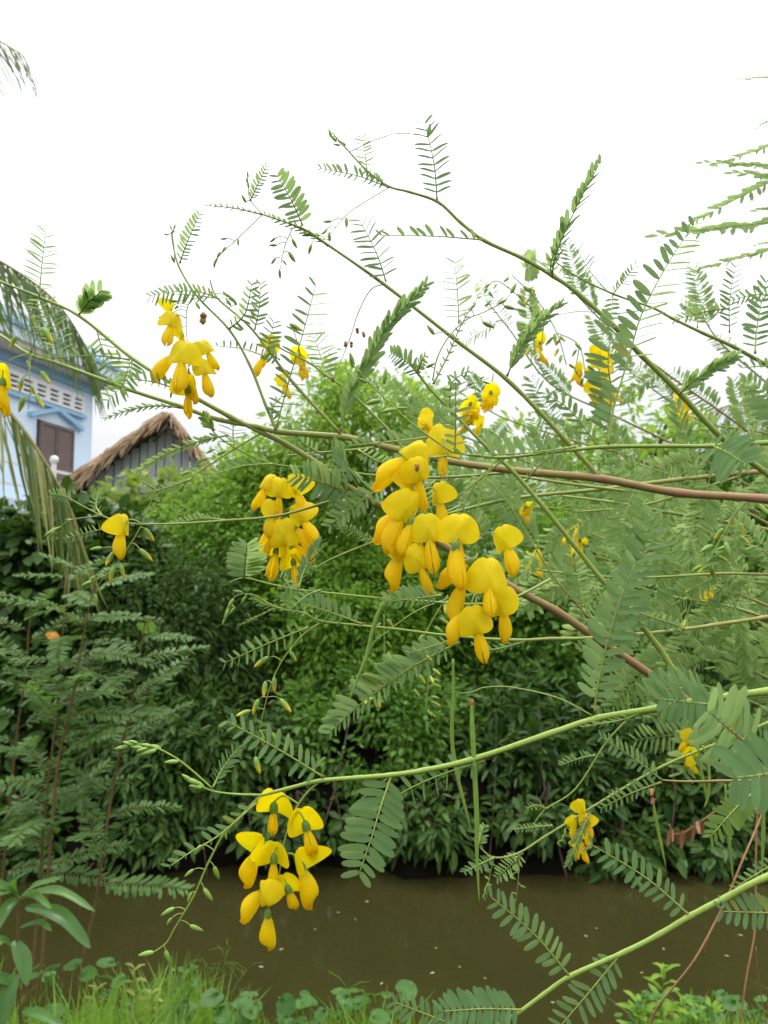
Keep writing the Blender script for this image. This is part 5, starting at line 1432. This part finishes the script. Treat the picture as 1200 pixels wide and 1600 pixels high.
M_WEED = leaf_mat('tall weed leaflet', (0.08, 0.18, 0.035), (0.14, 0.26, 0.06), rough=.5, trans=.4, spec=.3)
WT = [template_mesh(*compound_template(n_, L_, 12, 18, sp_, dr_, 200 + i), [WSTEM, M_WEED], .007) for i, (n_, L_, sp_, dr_) in enumerate([(19, .17, 64, .15), (18, .18, 60, .3), (20, .16, 62, .05)])]
WEEDS = [('tall weed with a single slanting brown stem and feathery leaves, rightmost of the three', [(128, 1505), (150, 1405), (176, 1230), (200, 1125), (214, 1050), (228, 965)], 3.3),
         ('tall feathery weed with pale brown stem, the middle one near the left edge', [(66, 1500), (74, 1380), (90, 1200), (114, 1085), (132, 985), (150, 900)], 3.2),
         ('tall feathery weed with green upper stem, closest to the left edge', [(52, 1500), (62, 1390), (72, 1250), (88, 1120), (97, 1000), (106, 900)], 3.4),
         ('small feathery weed partly cut off by the left edge', [(-6, 1480), (8, 1330), (26, 1150), (40, 1050), (48, 940)], 3.5)]
for label, seq, d in WEEDS:
    Rw = random.Random(len(label))
    t = thing('tall_weed', P(seq[0][0], seq[0][1] + 40, d), label, 'weed', 'tall feathery weeds on the near bank')
    seq = [(seq[0][0] - 10, seq[0][1] + 70)] + seq
    path = [q[0] for q in catmull([(P(*p, d),) for p in seq], 5)]
    m = len(path)
    mb = MB(); tube(mb, [(q, .009 * (1 - .75 * i / m), 0) for i, q in enumerate(path)], 7); mb.build('stem', WSTEM, t)
    n_ = 21
    for k in range(n_):
        f_ = .36 + .64 * k / (n_ - 1)
        i = min(m - 2, int(f_ * (m - 1))); p = path[i].lerp(path[i + 1], f_ * (m - 1) - i)
        a = k * 2.4 + Rw.uniform(-.4, .4)
        dr = RIGHT * math.cos(a) * 1.0 + Vector((0, 1, 0)) * math.sin(a) * .8 + Z * Rw.uniform(-.1, .75)
        L = .40 * (1.05 - .45 * f_) * Rw.uniform(.8, 1.15)
        obj('leaf', Rw.choice(WT), t, frame(dr, Z + Vector((0, -.35, 0)), p, L))

# grass and ground cover
M_GRASS = leaf_mat('grass blade', (0.12, 0.25, 0.022), (0.24, 0.40, 0.055), rough=.55, trans=.45, spec=.25)
def grass(name, n, x0, x1, y0, y1, h, seed):
    g = np.random.default_rng(seed)
    x = g.uniform(x0, x1, n); y = g.uniform(y0, y1, n)
    keep = np.sin(x * 5.1 + 2 * np.sin(y * 4)) + np.sin(x * 2.3 + y * 6) + g.normal(size=n) * .7 > -.25
    x, y = x[keep], y[keep]; n = len(x)
    z = np.interp(y, [1.5, 2.6, 3.2, 3.9, 4.3, 4.8], [0, -.1, -.35, -.6, -.78, -1.0])
    hh = h * (0.5 + .9 * g.random(n)) * (.6 + .6 * np.sin(x * 3 + 1.3) ** 2)
    y = y - 1.25 * np.exp(-((x - .62) / .55) ** 2) * np.maximum(0, y - 1) / 3.3
    az = g.uniform(0, 2 * np.pi, n); ln = g.uniform(.05, .7, n)
    dx, dy = np.cos(az), np.sin(az); w = .004 + .004 * g.random(n)
    V = np.zeros((n, 7, 3))
    for j, (t_, ww) in enumerate(((0, 1), (.4, .85), (.75, .5))):
        cx = x + dx * ln * hh * t_ ** 2; cy = y + dy * ln * hh * t_ ** 2; cz = z + hh * t_ * (1 - .25 * ln * t_)
        for s, q in ((-1, 0), (1, 1)):
            V[:, 2 * j + q] = np.stack([cx - dy * w * ww * s, cy + dx * w * ww * s, cz], 1)
    V[:, 6] = np.stack([x + dx * ln * hh, y + dy * ln * hh, z + hh * (1 - .35 * ln)], 1)
    base = np.arange(n) * 7
    quads = np.stack([np.stack([base, base + 1, base + 3, base + 2], 1), np.stack([base + 2, base + 3, base + 5, base + 4], 1)], 1).reshape(-1)
    tris = np.stack([base + 4, base + 5, base + 6], 1).reshape(-1)
    me = bpy.data.meshes.new(name)
    me.vertices.add(n * 7); me.vertices.foreach_set('co', V.reshape(-1).astype(np.float32))
    li = np.concatenate([quads, tris]).astype(np.int32)
    me.loops.add(len(li)); me.loops.foreach_set('vertex_index', li)
    me.polygons.add(3 * n); me.polygons.foreach_set('loop_start', np.concatenate([np.arange(2 * n) * 4, 8 * n + np.arange(n) * 3]).astype(np.int32))
    me.materials.append(M_GRASS); me.update(calc_edges=True)
    return obj(name, me, kind='stuff')
grass('grass', 26000, -3.2, 3.2, 2.3, 4.0, .30, 4)
M_CREEP = leaf_mat('creeper leaf', (0.05, 0.135, 0.022), (0.10, 0.22, 0.042), rough=.45, trans=.35, spec=.25, scale=20)
def heart_geo():
    v = [(0.12, 0, 0)]; J = 14
    for k in (.5, 1.0):
        for j in range(J):
            a = 2 * math.pi * (j + .5) / J
            r = .5 * (1 - .35 * math.exp(-((a - math.pi) / .35) ** 2) + .12 * math.exp(-((min(a, 2 * math.pi - a)) / .3) ** 2))
            v.append((.5 + r * math.cos(a) * k * 1.0 if k == 1 else .45 + r * math.cos(a) * .5, r * math.sin(a) * k, .10 * abs(r * math.sin(a) * k) + .03 * k * math.sin(5 * a)))
    f = [(0, 1 + j, 1 + (j + 1) % J) for j in range(J)] + [(1 + j, 1 + J + j, 1 + J + (j + 1) % J, 1 + (j + 1) % J) for j in range(J)]
    return v, f
CREEP_ME = mesh('leaf', *heart_geo(), M_CREEP)
def creeper(label, u0, u1, v0, v1, n, d0, d1, size, seed):
    Rc = random.Random(seed)
    t = thing('creeper', P((u0 + u1) / 2, 1620, (d0 + d1) / 2), label, 'plant', 'creeping broad leaved plants on the near bank')
    mb = MB()
    for k in range(n):
        d = Rc.uniform(d0, d1)
        p = P(Rc.uniform(u0, u1), Rc.uniform(v0, v1), d)
        g_ = Vector((p.x + Rc.uniform(-.05, .05), p.y, p.z - Rc.uniform(.12, .25)))
        a = Rc.uniform(0, 6.28)
        dr = Vector((math.cos(a), math.sin(a), Rc.uniform(-.8, .25)))
        s = size * Rc.uniform(.4, 1.1)
        obj('leaf', CREEP_ME, t, frame(dr, Z + Vector((Rc.uniform(-.4, .4), Rc.uniform(-.7, .2), 0)), p, s))
        tube(mb, [(q[0], .0018, 0) for q in catmull([(g_,), (g_.lerp(p, .6) + Vector((.01, 0, .01)),), (p,)], 2)], 4)
    mb.build('stalks', M_GRASS, t, kind='stuff')
creeper('low creeper with round leaves at the water edge left of bottom centre', 60, 330, 1500, 1610, 34, 3.0, 3.7, .09, 1)
creeper('patch of lobed creeper leaves at the bottom centre left of the lowest leaves', 330, 620, 1545, 1615, 48, 3.0, 3.6, .085, 2)
creeper('creeper leaves at the bottom right corner under the weeds', 960, 1220, 1550, 1620, 50, 2.9, 3.4, .06, 3)
M_PALEW = leaf_mat('pale yellow weed', (0.22, 0.28, 0.05), (0.32, 0.36, 0.08), rough=.5, trans=.35)
def upright_weed(label, stems, d, mat, Lpx, nl, seed, wr=.25, name='leafy_weed', grp='upright leafy weeds on the near bank'):
    Rc = random.Random(seed)
    t = thing(name, P(stems[0][0][0], stems[0][0][1], d), label, 'weed', grp)
    for seq in stems:
        path = [q[0] for q in catmull([(P(*p, d),) for p in seq], 4)]
        m = len(path)
        mb = MB(); tube(mb, [(q, .003 * (1.2 - .7 * i / m), 0) for i, q in enumerate(path)], 5); mb.build('stem', M_GRASS, t)
        for k in range(nl):
            f_ = .15 + .85 * k / (nl - 1); i = min(m - 2, int(f_ * (m - 1))); p = path[i].lerp(path[i + 1], f_ * (m - 1) - i)
            a = k * 2.4
            dr = Vector((math.cos(a), math.sin(a), Rc.uniform(.1, .8)))
            L = Lpx * d / FPX * (1.15 - .6 * f_) * Rc.uniform(.8, 1.2)
            blade_leaf('leaf', [p, p + dr * L * .5 + Z * L * .06, p + dr * L - Z * L * .12], L * wr, mat, t, nrm=(Z + Vector((0, -.3, 0))).normalized())
upright_weed('pale yellowish flowering weed standing in the grass below the bud spray', [[(212, 1640), (212, 1570), (210, 1512)], [(238, 1640), (240, 1590), (236, 1550)], [(150, 1640), (155, 1590), (150, 1545)]], 3.0, M_PALEW, 26, 18, 5, .3)
upright_weed('fresh green weed with narrow leaves at lower right beyond the branch', [[(1030, 1640), (1034, 1570), (1038, 1510)], [(1060, 1640), (1065, 1600), (1068, 1560)], [(1000, 1640), (1000, 1600), (996, 1565)], [(1100, 1640), (1105, 1600), (1110, 1570)]], 3.2, M_BRIGHT, 42, 16, 6, .28)
t = thing('seeding_grass', P(350, 1640, 3.2), 'thin grass with spreading seed heads standing against the water', 'grass tuft')
Rg = random.Random(12)
for seq in ([(338, 1640), (342, 1560), (355, 1485)], [(352, 1640), (360, 1560), (385, 1515)], [(345, 1650), (330, 1560), (322, 1505)], [(530, 1650), (535, 1590), (545, 1545)], [(545, 1650), (560, 1600), (580, 1560)]):
    mb = MB(); path = [q[0] for q in catmull([(P(*p, 3.2),) for p in seq], 4)]
    tube(mb, [(q, .002, 0) for q in path], 4)
    for k in range(5):
        p = path[-1 - k // 2]; e = p + Vector((Rg.uniform(-.09, .09), Rg.uniform(-.05, .05), Rg.uniform(.0, .06)))
        tube(mb, [(p, .0012, 0), (p.lerp(e, .5) + Z * .01, .0014, 0), (e, .0006, 0)], 4)
    mb.build('seed_stalk', M_GRASS, t)
# floating bits on the water, an orange leaf on the bush
M_FLOAT = plain_mat('dead floating leaf', (0.30, 0.22, 0.08), (0.45, 0.42, 0.28), scale=30, rough=.7)
fl = mesh('floating_leaf', [(0, 0, 0), (.3, .2, .006), (.7, .2, .008), (1, 0, .004), (.7, -.2, .01), (.3, -.2, .004), (.5, 0, -.002)], [(0, 6, 1), (1, 6, 2), (2, 6, 3), (3, 6, 4), (4, 6, 5), (5, 6, 0)], M_FLOAT)
def on_water(u, v):
    r = (P(u, v, 1) - C0); k = (WATER_Z + .004 - C0.z) / r.z
    return C0 + r * k
Rf = random.Random(2)
for u, v, s in [(404, 1510, .05), (570, 1408, .05), (526, 1426, .035), (672, 1521, .05), (913, 1461, .045), (1036, 1481, .04), (598, 1535, .04), (556, 1437, .03), (443, 1482, .05), (720, 1510, .03), (644, 1533, .03), (680, 1482, .03), (1140, 1494, .045), (1161, 1462, .05), (848, 1553, .05), (860, 1566, .04), (755, 1528, .03), (934, 1450, .03), (275, 1516, .045), (848, 1470, .02), (1000, 1520, .035), (490, 1452, .03)]:
    p = on_water(u, v)
    o = obj('floating_leaf', fl, None, Matrix.Translation(p) @ Matrix.Rotation(Rf.uniform(0, 6.28), 4, 'Z') @ Matrix.Scale(s * .65, 4),
            label='small pale dead leaf or petal floating on the brown canal water', cat='leaf', group='floating leaves on the canal')
M_ORANGE = plain_mat('orange dying leaf', (0.50, 0.16, 0.02), (0.60, 0.24, 0.03), scale=20, rough=.5)
q = P(83, 997, 6.9)
fo = thing('fallen_leaf', q, 'single orange leaf caught on the bush at left', 'leaf')
blade_leaf('blade', [P(72, 990, 6.9), P(84, 996, 6.88), P(94, 1002, 6.9)], .09, M_ORANGE, fo)
